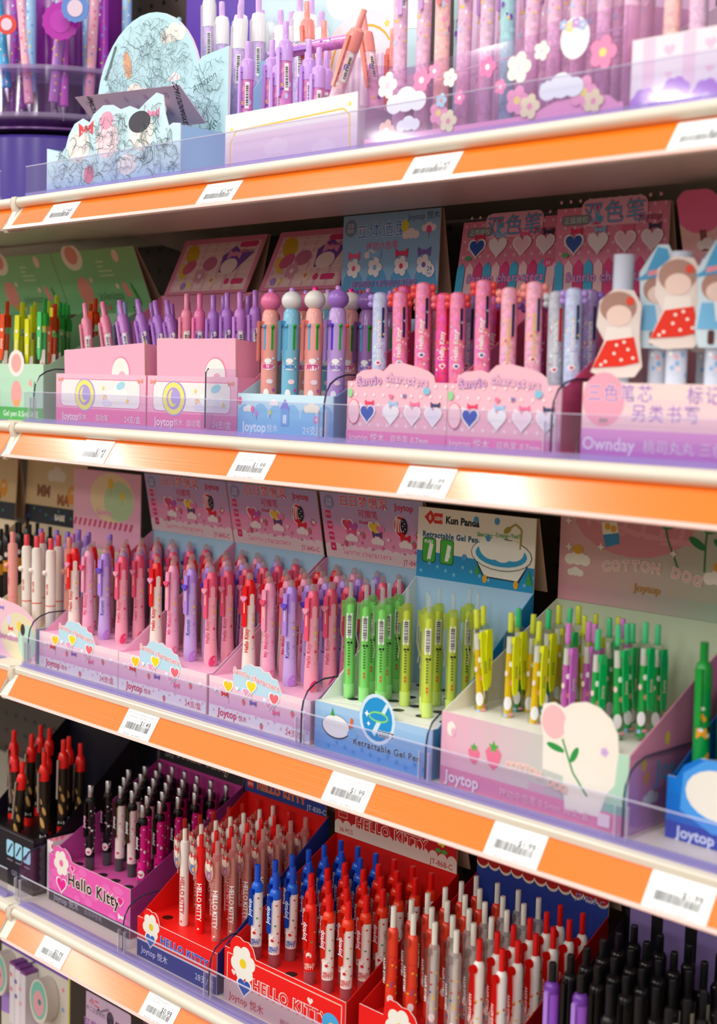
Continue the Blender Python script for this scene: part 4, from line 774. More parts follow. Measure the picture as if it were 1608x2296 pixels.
# ---- third shelf right: bright blue box
def bluefront(P, h, hf):
    P.vgrad(-h, h, 0, hf, '#1668c8', '#0a78d8', 4); P.rect(-h, h, 0, 1.7, '#2446b4'); P.poly([(-h+1.5, hf-3), (-h+1.7, hf+.6), (-h+4, hf+2.3), (-h+8, hf+2.4), (-h+13, hf-.5), (-h+10, hf-4), (-h+5, hf-4.6)], '#4aa0f0')
    P.ell(-h+5.5, hf-.9, 3.5, 2.4, '#f4efe4'); P.ell(-h+9.5, hf-2.2, 3.2, 1.8, '#f4efe4'); P.txt('Joytop', -h+3.2, .85, 1.5, '#d8e4f8', None, .03); P.txt('悦木', -h+6.6, .8, 1.0, '#d8e4f8')
box('bright blue card box with white rounded die-cut, at right end of third shelf', -68.6, -50, 113.2, 19, 2, 6.0, 17, '#0a76d6', '#0c5cae', '#0a60b8', bluefront, None, [(u, v+6.0) for u, v in ((-8.4, 0), (-7.6, 1.3), (-6, 2.3), (-3.5, 2.5), (-1.8, 1.8), (0, 1), (1.5, 0))], None, None, 1.2)
loose([('g',-67.0,116,-23.1,-35.2,-1),('g',-65.6,118.6,-22.9,-35.5,-1),('g',-67.6,121.5,-24.5,-35.9,-1),('g',-64.0,115.6,-22.8,-34.7,-1)], {'g': 'sn_green'}, 0, 'in the bright blue box', 'green printed pens in the bright blue box')

# ---- second shelf: green box at the left (its header is two printed halves)
def greenfront(P, h, hf):
    P.vgrad(-h, h, 0, hf, '#b4dcc0', '#bfe6c8', 4); P.rect(-h, h, 0, 1.9, '#58b45c'); P.txt('Gel pen 0.5ml 36支', 1.6, .95, 1.2, '#eef8ee')
    P.ell(.3, hf+.1, 2.2, 2.0, '#f6efe8'); P.ell(.3, hf+.1, 1.4, 1.4, '#f6b0aa'); P.ell(.4, 3.9, 1.5, 2.0, '#f5a8a4'); P.rect(-.1, .4, 2.1, 3.0, '#f0b030'); P.rect(.7, 1.2, 2.1, 3.0, '#f0b030')
    P.poly([(3.6, 5.4), (4.4, 6.3), (4.8, 4.9)], '#f4a8a8'); P.ell(5.4, 4.8, .25, 1.1, '#6cb478', .1)
def greenhead(P, w_, L):
    P.vgrad(-w_, w_, 0, L, '#7fc08a', '#88b878', 8)
    for o in (-1.2,):
        P.ell(o-4.4, L-1.0, 2.8, 2.2, '#f0dcc8'); P.ell(o-4.4, L-.7, 1.7, 1.5, '#e88878'); P.ell(o-3.6, 3.8, 1.9, 2.4, '#e88c80'); P.rect(o-3.8, o-2.6, .9, 2.0, '#e8a42c')
        for i, w2 in enumerate((2.0, 1.5, 3.6, 3.8)): P.rect(o+1.6, o+1.6+w2, L-2.2-i*.75, L-1.9-i*.75, '#bcd49c')
        P.txt('jolenizza', o+2.9, 2.9, 1.8, '#5a8a5a', None, .02)
        P.poly([(o+6.6, 5.2), (o+7.8, 4.6), (o+8.5, 2.4), (o+7.0, 2.8)], '#ec9088'); P.ell(o+9.5, 3.0, .35, 2.0, '#3f8a34', .35); P.ell(o+7.2, L-1.3, .8, 1.0, '#f0c8b4')
        for u, v, c1 in ((-1.2, 5.6, '#f2d0b8'), (-1.0, 1.2, '#f2dcc0'), (4.6, .8, '#d87068'), (1.6, .9, '#d87068'), (8.0, .6, '#3f8a44'), (5.4, 4.4, '#f2d8bc')): P.flower(o+u, v, .5, c1, '#e8b070')
box('pale green card box with long green header, at the left end of second shelf', -191, -175.6, 112, 17.5, 1, 8.4, 17.5, '#bfe4c8', '#9ccaa0', '#a9d3ae', greenfront, None, None, (17.0, 26.6, -4.2, '#84bd84', 17.3, 11.3), greenhead, 1.0, left='#9ccaa0')
box('second pale green box, its header mostly cut by the left picture edge', -213, -197.8, 112, 17.5, 1, 8.4, 17.5, '#bfe4c8', '#9ccaa0', '#a9d3ae', greenfront, None, None, (17.0, 26.6, -4.2, '#7cb480', 17.3, 11.0), greenhead, 1.0, left='#9ccaa0')
loose([('o',-189.0,114,11.9,3.4,1.9),('y',-184.1,113.6,11.6,2.0,2.5),('y',-181.3,113.6,11.0,2.2,0.0),('g',-177.8,113.6,12.0,2.2,1.0),('y',-180.7,117.5,12.9,3.5,0.6),('y',-182.6,117.5,12.0,3.5,0.8),('g',-179.0,117,11.7,3.5,-0.1),('g',-181.4,120,11.5,3.6,1),('o',-178.2,115.6,11.4,2.7,1),('y',-189.2,117,11.9,2.1,0.9),('o',-179.7,123,11.9,7.8,2.2),('o',-177.0,122,12.6,7.8,0.2),('y',-185.8,117,11.9,3.5,1.9),('g',-183.9,121,12.0,3.5,0.9),('o',-186.4,120.5,11.7,3,0)],
      {'o': 'f_orange', 'y': 'f_yellow', 'g': 'f_green'}, 0, 'in the pale green box', 'frosted clear pens in the pale green box')

# ---- second shelf: two pink cartons with torn-open lids
def cartonfront(P, h, hf):
    P.vgrad(-h, h, 0, hf, '#f7a9ca', '#f9c0d4', 5); P.rect(-h, h, 0, 2.3, '#f47fb4'); P.poly(rrp(-h+1.2, h-1.2, 2.5, hf-.7, .8), '#ea6fa4'); P.poly(rrp(-h+1.3, h-1.3, 2.6, hf-.8, .8), '#f7f0ee')
    P.ell(-3.4, 4.2, 2.5, 2.3, '#b6a4e0'); P.ell(-3.5, 4.2, 2.25, 2.1, '#f4ec7a'); P.ell(-3.5, 4.2, 1.5, 1.45, '#b6a4e0'); P.ell(-3.7, 4.2, .9, 1.1, '#f4ec7a'); P.ell(-3.35, 4.4, .75, .95, '#b6a4e0')
    P.cloud(4.2, 4.2, 2.0, '#fbf8f4'); P.ell(5.0, 5.6, 1.0, .5, '#a8dcea', .3); P.star(1.0, 5.2, .4, '#f4d860'); P.flower(1.4, 3.9, .5, '#f6c890'); P.star(6.6, 3.6, .4, '#f4d860'); P.cloud(1.8, 3.2, .9, '#eae4f6')
    P.bow(-h+1.2, hf-.8, .6, '#ef9a80'); P.bow(h-1.2, hf-.8, .6, '#ef9a80'); P.txt('Joytop', -h+3.6, 1.15, 1.5, '#fbe4ee', None, .025); P.txt('悦木', -h+6.7, 1.1, 1.0, '#fbe4ee'); P.txt('自动笔', .8, 1.1, 1.0, '#fbe4ee'); P.txt('24支/盒', h-2.8, 1.1, 1.1, '#fbe4ee')
def cartonhead(P, w_, L):
    P.rect(-w_, w_, 0, L, '#e58aa8'); P.rect(-w_+1, w_-.8, .5, L-.9, '#f0cdc8')
    for i in range(7): P.line([(-w_+1.4+i*2.3, .6), (-w_+1.4+i*2.3, L-1)], .5, '#e8b0c4'); P.line([(-w_+1.2, 1.2+i*1.1), (w_-1, 1.2+i*1.1)], .25, '#f2d8d4')
    P.ell(-w_+3.2, L-2.6, 1.4, 1.9, '#d8b030', .7); P.ell(-w_+2.4, 4.0, .8, 1.5, '#e8c84c', .5); P.ell(-w_+3.6, 4.6, 1.5, 1.1, '#d8648c', .5); P.ell(-1.2, 5.0, 1.6, 1.2, '#c87894'); P.flower(-2.6, 3.0, 1.4, '#e0a0b0'); P.flower(.6, 2.2, 1.2, '#f4d4c0', '#e08858')
    P.poly([(1.2, 6.2), (3.4, L-1.6), (5.2, 6.6), (w_-1.4, 6.6), (4.8, 3.4), (1.6, 3.4)], '#7c50a8'); P.ell(3.4, 4.4, 1.8, 1.3, '#f4e0d8'); P.bow(3.8, 6.4, 1.6, '#e898b8'); P.poly(rrp(w_-5.2, w_-1.2, L-1.9, L-1.0, .4), '#e0407c'); P.poly(rrp(w_-4.2, w_-1.6, 1.4, 2.3, .3), '#e0407c')
    P.txt('AUTOMATIC', w_-3.2, L-2.6, .6, '#b06080'); P.ell(w_-5.2, 1.9, .5, .5, '#e0407c'); P.star(-4.2, 1.5, .6, '#f4dc6c'); P.ell(-5.6, 1.4, .6, .6, '#b088cc')
def lid(x0, x1, z0, z1, z2, lb):
    pass
for nm, x0, x1, ly in (('left of the two', -169.4, -148.2, (3.4, 4.4)), ('right of the two', -147.8, -129.6, (4.9, 4.9))):
    t = box(f'pink card carton with round clock print and torn-open lid, {nm}', x0, x1, 110.2, 18.5, 1, 7.1, 19.3, '#f8b6cf', '#e98fb4', '#ea92b6', cartonfront, None, None, (19.3, 27.8, 4.0, '#e58aa8', 18.0, (x1-x0)/2-1.2), cartonhead, 3.0)
    h = (x1-x0)/2; m = MB(); a, b = ly
    m.prism([(-h+1.3, 7.0), (h-1.0, 7.0), (h-1.2, 7.0+b), (-h+1.1, 7.0+a)], .55, .72, C('#f7b4cc'), 'xz', C('#e0bd9a'))
    P = Pan(m, (0, .55, 7.0), (1, 0, 0), (0, 0, 1), (0, -1, 0)); P.ell(4.2, .4, 2.2, 2.2 if b > 4 else 2.4, '#ef8fb0'); P.ell(4.1, .3, 2.0, 2.1 if b > 4 else 2.2, '#f8f4ec'); P.ell(4.5, -.2, .8, .8, '#f7b4cc')
    m.prism([(.72, 7.0), (4.6, 7.0), (4.6, 6.6+b), (.72, 6.9+b)], h-1.3, h-1.16, C('#f39cbc'), 'yz'); part('torn_lid', m, t, 'glossy pink torn lid standing up')
    m = MB(); m.prism([(.8, 7.0+a), (3.6, 6.4+a), (3.6, 6.5+a), (.8, 7.1+a)], -h+1.2, -h+4.6, C('#d9cdb0'), 'yz'); part('lid_corner', m, t, 'bent grey board corner')
loose([('p',-169.2,114.5,11.2,3.5,-11),('p',-167.6,117,11.1,3.5,-10),('p',-165.0,114.5,11.3,3.6,-17),('b',-168.4,120,11.4,4.3,-7.0),('b',-164.2,118,11.4,4.2,-9.0),('m',-160.7,114.5,11.4,3.8,-17),('b',-164.7,121,11.2,4.3,-7.6),('v',-160.2,117.5,11.3,4.2,-10.6),('v',-155.9,114.5,11.4,4.1,-16),('v',-156.9,117.5,11.1,4.2,-11),('v',-152.7,115,11.2,4.8,-13),('v',-153.4,118.4,11.0,5.5,-7.8),('v',-150.4,115,11.2,5.4,-16),('v',-158.8,121.4,11.0,5.5,-9),('v',-153.9,121.6,11.4,5.6,-5.5)],
      {'p': 'l_pink', 'b': 'l_blue', 'm': 'l_mauve', 'v': 'l_violet'}, 0, 'leaning in the left pink carton', 'glitter pens leaning in the left pink carton')
loose([('p',-145.4,114.6,11.9,5.1,0.0),('h',-142.7,114.6,11.8,5.1,-1),('v',-139.9,114.6,11.6,5.1,-1),('v',-141.3,117.5,11.7,5.2,0.7),('v',-137.1,114.6,11.8,5.1,-1.0),('m',-134.6,114.6,11.8,5.1,-2),('v',-131.9,114.8,12.0,5.3,-2),('v',-136.5,117.6,11.6,5.4,-0.2),('v',-131.6,117.8,11.5,5.6,-1),('m',-139.3,120,11.2,5.5,-1.0),('v',-134.2,119,11.2,5.7,-1.0)],
      {'p': 'l_pink', 'h': 'l_hot', 'm': 'l_mauve', 'v': 'l_violet'}, 0, 'in the right pink carton', 'glitter pens in the right pink carton')

# ---- second shelf: blue box of six-colour pens
def sixfront(P, h, hf):
    P.vgrad(-h, h, 0, hf, '#8fcbf0', '#cdebf6', 6); P.scallop(-h, h, 2.6, 1.3, '#8fcaf0', 6); P.rect(-h, h, 0, 2.4, '#8ac6ee')
    P.txt('Joytop', -h+3.0, 1.2, 1.6, '#e0f2fc', None, .03); P.txt('悦木', -h+6.4, 1.1, 1.0, '#e0f2fc'); P.txt('24支/盒', h-3.2, 1.1, 1.15, '#e0f2fc')
    P.cloud(-6.4, 3.3, .8, '#fbf8f2'); P.cloud(4.8, 3.6, 1.1, '#faf4e0'); P.cloud(-1.8, 4.1, .7, '#f8f2f6'); P.ell(-8.0, 4.3, .35, .5, '#f06a98'); P.balloon(-5.6, 3.3, .4, '#e878b8'); P.balloon(-4.9, 2.8, .35, '#c88ae0'); P.balloon(-2.4, 3.0, .3, '#c8e070'); P.flower(5.6, 2.4, .5, '#d88ac8')
    P.rect(-.5, .9, 1.5, 3.5, '#7cb2e8'); P.poly([(-.7, 3.5), (.2, 4.7), (1.1, 3.5)], '#8a8ae0'); P.rect(-.1, .5, 1.8, 2.8, '#d8ecfa')
def sixhead(P, w_, L):
    P.rect(-w_, w_, 0, L, '#8fc0e4'); P.scallop(-w_, w_, 1.6, 1.8, '#58a8dc', 4); P.rect(-w_, w_, 0, 1.6, '#58a8dc')
    P.txt('立体造型', -1.5, L-2.1, 2.1, '#2f98e0', '#fdeef4', .01, ob=.04); P.txt('按动六色笔', -1.3, L-4.1, 1.1, '#e8407c', None, .01); P.txt('Joytop 悦木', 5.6, L-.8, 1.05, '#48688c', None, .01)
    P.ell(-7.0, L-1.6, 1.1, 1.1, '#7a8ca4'); P.txt('正版', -7.0, L-1.3, .6, '#d8dce8'); P.txt('授权', -7.0, L-2.0, .6, '#d8dce8')
    P.balloon(2.6, L-1.9, .75, '#e8dc30'); P.cloud(3.6, L-3.0, 1.2, '#f2e8ea'); P.cloud(6.6, L-2.3, 1.0, '#f2e8ea'); P.balloon(6.6, L-2.5, .5, '#e8488c'); P.cloud(-3.2, L-5.2, 1.0, '#f0e4ea')
    for u, c1 in ((-6.2, '#f0568c'), (-2.4, '#8ac0f0'), (2.2, '#e8285c'), (6.0, '#7a5ab4')): P.flower(u, 3.6, 1.3, '#fbf4f2', c1); P.bow(u, 5.2, 1.1, c1)
    P.txt('SANRIO CHARACTERS', -.8, 1.55, 1.0, '#3a58c0', '#f4b8dc', .02); P.ell(7.0, 2.9, .85, .85, '#f4eef2'); P.txt('24', 7.0, 3.1, .8, '#5878a8', None, .02); P.txt('PCS', 7.0, 2.5, .4, '#5878a8')
    for i, c1 in enumerate(('#60a848', '#202428', '#40b0e0', '#a048c8', '#e84c84', '#f06030')): P.ell(-7.6+i*.7, .55, .28, .28, c1)
box('light blue card box of six-colour pens with cloud prints', -129.4, -112.6, 110.2, 17.5, 1, 5.2, 15, '#b8e0f4', '#a9d4ec', '#8cc0e8', sixfront, None, None, (18.0, 28.4, .2, '#8fc0e4', 17.2), sixhead, .5, left='#b4dcec')
SX = [('s_pink', -126.9, 113), ('s_blue', -123.1, 113), ('s_white', -119.1, 113), ('s_purple', -115.2, 113), ('s_pink', -124.5, 116.6), ('s_blue', -120.6, 116.6), ('s_white', -117.0, 116.9), ('s_dark', -114.6, 117.4), ('s_dark', -114.6, 121.2), ('s_purple', -121.6, 121.0), ('s_pink', -126.6, 120.4)]
for n_, i in enumerate(sorted(range(len(SX)), key=lambda i: SX[i][1]/SX[i][2])):
    kk, x, y = SX[i]; put(kk, x, y, ZS[1]+.13, f'{KINDS[kk][1]}, {nth(n_+1)} from left in the light blue box', 'six-colour pens in the light blue box', 0, random.uniform(-6, 6))

# ---- second shelf: two polka dot boxes of slot pens
DC = [(-6.2, 0), (-6.1, .7), (-5.2, 1.2), (-3.0, 1.4), (-2.0, 1.1), (-1.0, 1.9), (.6, 2.1), (3.2, 1.6), (4.6, 1.2), (5.4, .7), (5.6, 0)]
def dotfront(P, h, hf):
    P.rect(-h, h, 0, hf, '#f7bccb'); 
    for j in range(5):
        for i in range(11): P.ell(-h+.7+i*1.4+(j % 2)*.7, 2.2+j*1.1, .19, .19, '#fbe2e6')
    P.rect(-h, h, 0, 1.5, '#f48cc0'); P.txt('Sanrio', -4.0, hf+.1, 1.3, '#f8a8c0', '#8a82cc', .02, .06, ob=.05); P.txt('characters', 1.6, hf+.3, 1.3, '#f8b8b8', '#c4a0e0' if h < 7.7 else '#8ad8a8', .02, -.08, ob=.05)
    for u, c1, c2 in ((-4.2, '#ee3a64', '#3a58b8'), (-.6, '#9ac8f0', '#fbf8f8'), (2.6, '#f472a0', '#fbe0ea'), (5.6, '#40406c', '#f0e8f4')): P.heart(u, 3.5, 1.05, c2, '#fdf6f4'); P.bow(u+.3, 4.6, .7, c1)
    P.ring(-6.3, 3.6, .95, 1.4, .08, '#e8508c', '#f9d0d8'); P.ell(-6.9, 5.7, .4, .5, '#9ad89a'); P.ell(4.6, 6.1, .5, .4, '#88c4e0'); P.heart(-.6, 5.4, .35, '#f0789c'); P.heart(1.4, 5.5, .3, '#8878b0')
    P.txt('Joytop 悦木', -4.2, .75, 1.1, '#fbe4ee'); P.txt('双色笔', .8, .75, .9, '#fbe4ee'); P.txt('0.7mm', 3.8, .75, .9, '#fbe4ee')
def dothead(P, w_, L):
    P.rect(-w_, w_, 0, L, '#ec8ca8')
    for j in range(7):
        for i in range(12): P.ell(-w_+.6+i*1.3+(j % 2)*.65, 4.8+j*.95, .2, .2, '#f6c4cc')
    for i in range(11): a = -w_+i*2*w_/11; P.poly([(a, 0), (a+w_*.16, 0), (a+w_*.16, 3.4), (a+w_*.08, 4.1), (a, 3.4)], ('#38b4dc', '#f2c8cc', '#e0347c')[i % 3])
    P.txt('Sanrio characters', 0, 2.1, 1.4, '#f28cb4', '#3a6cc0', .04, ob=.09); P.poly(rrp(-3.9, 4.7, L-2.2, L+.8, 1.0), '#f8c0d4'); P.txt('双色笔', .4, L-.8, 2.6, '#48bce8', '#e8407c', .02, ob=.035); P.poly(rrp(-6.6, -2.6, L-1.95, L-.85, .5), '#8a8a90'); P.txt('正版授权', -4.6, L-1.4, .8, '#c8f0e0'); P.txt('Joytop', 5.0, L-1.5, 1.05, '#a85070')
    for u, c1, c2 in ((-4.8, '#e8285c', '#2c58b0'), (-1.6, '#8cc8f0', '#faf4f2'), (2.0, '#f0608c', '#f8d0dc'), (5.4, '#383058', '#f4e4ec')): P.heart(u, 5.9, 1.15, c2, '#fdf4f0'); P.bow(u+.3, 7.2, .8, c1)
    P.poly(starp(-1.4, 8.4, .6, 6), '#58b8e0'); P.ell(-5.9, 4.6, .45, .3, '#58b868'); P.ell(6.2, 3.6, .75, .5, '#f0508c'); P.txt('24', 6.2, 3.6, .6, '#fbe0ec')
for nm, x0, x1, hd in (('left', -110.4, -95.5, (17.6, 26.6, 1.4)), ('right', -95.4, -80.7, (17.2, 27.0, 0))):
    box(f'pink polka dot card box with striped header, {nm} one of the pair', x0, x1, 110.2, 18.5, 1, 7.0, 18.0, '#f7bccb', '#f0709c', '#f0608e' if nm == 'right' else '#f480a8', dotfront, None, [(u, v+7.0) for u, v in DC], (hd[0], hd[1], hd[2], '#ec8ca8', 17.8), dothead, .8, left='#ee7aa2')
PK = {'s': 'p_sky', 'h': 'p_hot', 'k': 'p_pink', 'g': 'p_grey', 'v': 'p_lilac', 'l': 'p_light'}
loose([('s',-108.4,113,10.9,1.8,-1),('h',-107.9,116.4,11.9,2.8,-1),('k',-105.3,113,10.9,1.3,-1.5),('k',-101.9,113,11.8,1.3,-1),('h',-99.2,113.4,10.6,1.4,-1),('k',-101.6,116.4,10.9,1.4,-1),('k',-96.9,113,10.6,1.4,-1.2),('l',-105.2,119.6,10.8,2.3,-1),('l',-104.6,116.4,10.6,2.3,-1),('v',-98.4,116.6,10.8,2,0),('h',-97.6,120,10.8,2,0)], PK, 0, 'in the left polka dot box', 'slot pens in the left polka dot box')
loose([('k',-93.4,113,11.8,1.9,-1),('l',-89.9,113,10.9,1.9,-0.6),('l',-86.7,113,11.4,1.5,-1),('v',-93.1,117,10.6,3.9,-1),('v',-92.0,120,10.4,4.0,-1),('h',-89.0,116.6,10.6,1.6,-1),('g',-84.3,113.6,10.4,1.6,-1),('s',-81.8,113,10.6,1.6,-1),('v',-82.3,116.5,10.7,1.7,-1),('v',-81.8,120.6,10.4,1.8,-1),('v',-85.7,117.6,10.2,1.7,-1),('v',-88.4,120.6,10.4,4.0,-1)], PK, 0, 'in the right polka dot box', 'slot pens in the right polka dot box')

# ---- second shelf: box with doll pens
def ownfront(P, h, hf):
    P.vgrad(-h, h, 0, hf, '#f6c0d4', '#f8dad6', 5); P.rect(-h, h, 0, 3.0, '#d889d0'); P.vgrad(-h, h, 0, 3.0, '#d080cc', '#e29ad4', 3)
    P.ell(-h+2.4, hf-1.6, 2.4, 2.6, '#f6a6bc'); P.rect(-h+2.0, -h+3.0, 3.6, hf-3.4, '#b89498'); P.ell(h-2.2, hf-1.6, 2, 2.2, '#f6a6bc')
    P.txt('三色笔芯', -h+4.2, 6.4, 1.75, '#a86ac0', '#fbf4f6', .01, ob=.045); P.txt('另类书写', -h+9.2, 4.6, 1.75, '#a86ac0', '#fbf4f6', .01, ob=.045); P.txt('标记', -h+13.2, 6.4, 1.75, '#a86ac0', '#fbf4f6', .01, ob=.045)
    P.txt('Ownday', -h+3.2, 1.6, 1.7, '#f4e0f4', None, .02); P.txt('桃司丸丸 三色笔', -h+12.0, 1.5, 1.35, '#eed4ee', None, .01)
def ownhead(P, w_, L):
    P.vgrad(-w_, w_, 0, L, '#ee9ac0', '#f0d8a8', 10); P.ell(-w_+2.4, L-1.2, 2.8, 2.4, '#f07098'); P.rect(-w_+2.2, -w_+3.0, L-5.4, L-3.2, '#8a5048'); P.ell(-w_+3.6, L-6.6, 1.4, 1.2, '#4aa8d8'); P.cloud(-w_+3.0, L-4.8, 1.1, '#f2e4dc')
    P.txt('Ownday', -w_+8.2, L-1.6, 1.8, '#d89a50', None, .01); P.txt('桃司丸丸', -w_+9.0, L-4.2, 2.4, '#f05a90', '#fbecec', .01, ob=.045); P.flower(-w_+6.4, L-6.2, .8, '#fbe8e0')
box('pale pink and lilac card box of doll charm pens, right end of second shelf', -78.0, -58.6, 109.9, 18.5, 1, 7.4, 17, '#f8d4da', '#f4c4d0', '#f0b0c8', ownfront, 7.2, None, (17.4, 26.4, -3, '#f0d0b0', 18.0), ownhead, .6, trayh='#f6ece0')
for n_, (kk, x, y) in enumerate([('girl_low', -76.2, 113.2), ('boy', -73.4, 115.6), ('girl', -70.0, 113.4), ('boy', -66.6, 114.6), ('girl', -63.0, 113.4), ('boy', -75.6, 121.5), ('girl', -71.0, 120.5)]):
    put(kk, x, y, ZS[1]+7.22, f'{"blue-hatted doll pen" if kk == "boy" else "red-skirted doll pen"}, {("front row at the left end", "second from the left", "front row, in the middle", "front row, right of middle", "front row at the right end", "back row at the left", "back row, right one")[n_]}, in the lilac pink box', 'doll charm pens in the lilac pink box', 0, random.uniform(-4, 4))

# ---- third shelf, left end: printed box of plain pens, beige boxes of black pens
def pastelfront(P, h, hf):
    P.rect(-h, h, 0, hf, '#f6d4e0')
    for i in range(14): P.rect(-h+i*1.6, -h+.8+i*1.6, .2, 2.2, '#f280b0')
    T = ellp(h-7.5, hf-1.4, 8.6, 4.6, 26); P.poly(T, '#f2c4d4'); P.poly(ellp(h-4.6, hf-1.8, 5.0, 3.6, 22), '#e8dcb8'); P.poly(ellp(h-2.4, hf-2.4, 2.4, 2.6, 20), '#bfe2cc')
    for u, v, c1 in ((-6, hf-.6, '#f2604c'), (-3, hf+1.6, '#8acdf0'), (1.5, hf+.4, '#ded6f4'), (4.4, hf-.2, '#f2d048')): P.balloon(u, v, .75, c1)
    P.cloud(2.4, hf-2.0, 1.0, '#fbf4f2'); P.bow(2.0, hf-.9, .7, '#e83048'); P.cloud(-3.4, hf-1.0, 1.0, '#fbf4f2'); P.ell(5.4, hf-.6, .6, .9, '#3a3440'); P.bow(-.6, hf+2.0, .7, '#8a78d8')
    P.txt('Sanrio characters', -.6, 3.0, 1.15, '#f49ab0', '#8a88c0', .03)
box('pastel card box with arched front and pink checks, left end of third shelf', -192, -174.2, 110.2, 18, 2, 5.2, 15, '#f6d4e0', '#f2e2c0', '#a9cfe6', pastelfront, 4.6, [(u, v+5.2) for u, v in ((-9.2, 0), (-8, 2.0), (-5.4, 3.1), (-2, 3.5), (1.5, 3.1), (4.8, 2.1), (7.4, .6), (9.0, 0))], None, None, 2, trayh='#f0e6b0')
def sunhead(P, w_, L):
    P.rect(-w_, w_, 0, L, '#f0b4c8'); P.ell(1.5, L*.55, 6, 4, '#f0d8a8'); P.ell(3.4, L*.5, 4, 3.2, '#bcd8a4'); P.balloon(1.2, L*.8, .9, '#e8c830'); P.balloon(4.4, L*.6, .7, '#e8d040'); P.txt('Sanrio', -.6, 2.6, 1.4, '#ee88a8', '#f8e4e4', .03)
    for i in range(12): P.poly([(-w_+i*1.4, 0), (-w_+.7+i*1.4, 0), (-w_+1.2+i*1.4, 1.2), (-w_+.5+i*1.4, 1.2)], '#d8487c')
t = empty('display_box', (-183.0, 128.6, ZS[2]), 'tall pink header card with pastel patch, behind the lilac pens', 'display box', 'open card display boxes of pens')
m = MB(); m.box(-9.2, 9.2, 0, .14, 0, 27.6, C('#eaa8c6')); P = Pan(m, (0, 0, 18.4), (1, 0, 0), (0, 0, 1), (0, -1, 0)); P.clip = (-9.2, 9.2, 0, 9.1); sunhead(P, 9.2, 9.1); part('header_card', m, t)
LP = [('q_pink',-185.8,113.4), ('q_white',-181.5,113.2), ('q_white',-178.7,113.2), ('q_white',-175.3,113.4), ('q_white',-182.9,116.8), ('q_white',-178.4,116.8), ('q_purple',-187.6,119.6), ('q_purple',-184.4,120.4), ('q_purple',-181.6,120.6), ('q_mauve',-178.9,119.6), ('q_peach',-175.1,116.6), ('q_purple',-179.2,122.8), ('q_purple',-175.6,119.8), ('q_purple',-175.4,124.0), ('q_purple',-183.4,123.8)]
for n_, i in enumerate(sorted(range(len(LP)), key=lambda i: LP[i][1]/LP[i][2])):
    kk, x, y = LP[i]; put(kk, x, y, ZS[2]+4.62, f'{KINDS[kk][1]}, {nth(n_+1)} from left in the arched pastel box', 'plain soft pens in the arched pastel box', random.uniform(-1, .4), random.uniform(-8, 8))
def beigefront(P, h, hf): P.rect(-h, h, 0, hf, '#efdcc0'); P.txt('DAYS', 0, 2, 1.6, '#e0962c', None, .03)
def beigehead(P, w_, L):
    P.rect(-w_, w_, 0, L, '#d9bd8c'); P.rect(-w_, w_, 0, 3.0, '#141a24'); [P.ell(-w_+1+i*1.9, 1+(i*3 % 4)*.45, .2, .25, ('#2a48c8', '#28a088')[i % 2]) for i in range(8)]
    P.cloud(.2, L-2.4, 2.3, '#e8dcc8'); P.ell(5.0, 5.4, 1.3, 1.6, '#e2961c'); P.txt('24', 5.0, 5.9, 1.0, '#f4e4c0'); P.txt('MM', -3.6, 5.6, 2.6, '#8a4a1c', None, .06); P.txt('MA', 2.6, 4.4, 2.4, '#a0541c', None, .06); P.txt('BABE', 1.8, 1.3, 1.3, '#e8e0d0', None, .05)
for i, (x0, x1) in enumerate(((-230, -211.6), (-211, -192.6))):
    box(f'beige card box with dark band and orange dot header, {("partly cut by the left edge", "nearer the bay joint")[i]}', x0, x1, 112+i*1.6, 18, 2, 6.5, 17, '#efdcc0', '#e8d4b4', '#e6cfae', beigefront, None, None, (17.2, 27.9, .6, '#d9bd8c', 17.4), beigehead, 1.5)
loose([('k',-200.3,120,-24.7,-35.4,-0.6),('k',-205.4,124,-24.6,-36.4,-0.7),('k',-196.9,119,-23.7,-35.1,-0.7),('k',-208.6,128,-24.7,-37.7,-0.7),('k',-201.1,124,-24.0,-35.9,-0.8),('k',-205.2,128,-23.7,-36.8,-0.8),('k',-196.5,123,-23.8,-35.0,-0.8),('k',-202.1,128,-24.3,-36.4,-0.9),('k',-203.6,117.8,-24.9,-37.8,-0.7),('k',-197.6,127.6,-24.5,-36.5,-0.9),('k',-207.2,119,-24.2,-34.3,-0.8),('k',-199.8,116.6,-24.9,-34.3,-0.7)], {'k': 'z_black'}, 0, 'in the beige box by the bay joint', 'black and orange pens in the beige box')

# ---- lowest full shelf: black box with red pens at the left
def blackfront(P, h, hf):
    P.rect(-h, h, 0, hf, '#16121a'); P.rect(-h, h, hf-.5, hf-.35, '#58525c')
    for i in range(3): P.poly(rrp(h-7.6+i*2.4, h-5.6+i*2.4, 4.6, 7.1, .4), '#9cd0e8'); P.line([(h-7.2+i*2.4, 5.0), (h-6.0+i*2.4, 6.7)], .35, '#1c3040'); P.rect(h-7.4+i*2.4, h-5.8+i*2.4, 3.9, 4.1, '#8a8490')
    P.txt('GEL PEN', h-4, 2.2, 1.1, '#8f8896')
box('glossy black card box of red-capped pens, left end of the lowest full shelf', -194, -175.6, 111, 18.5, 3, 8.8, 22, '#16121a', '#1a1628', '#120e18', blackfront, 7.2, None, (22, 31.8, 0, '#221436', 18.6), lambda P, w_, L: [P.ell((i*37 % 17)-8, (i*23 % 9), 1.6, 1.1, c1, i) for i, c1 in enumerate(('#2c1650', '#1a1030', '#34145c', '#241040', '#180e24'))], 4, trayh='#0e0c10', tk='g')
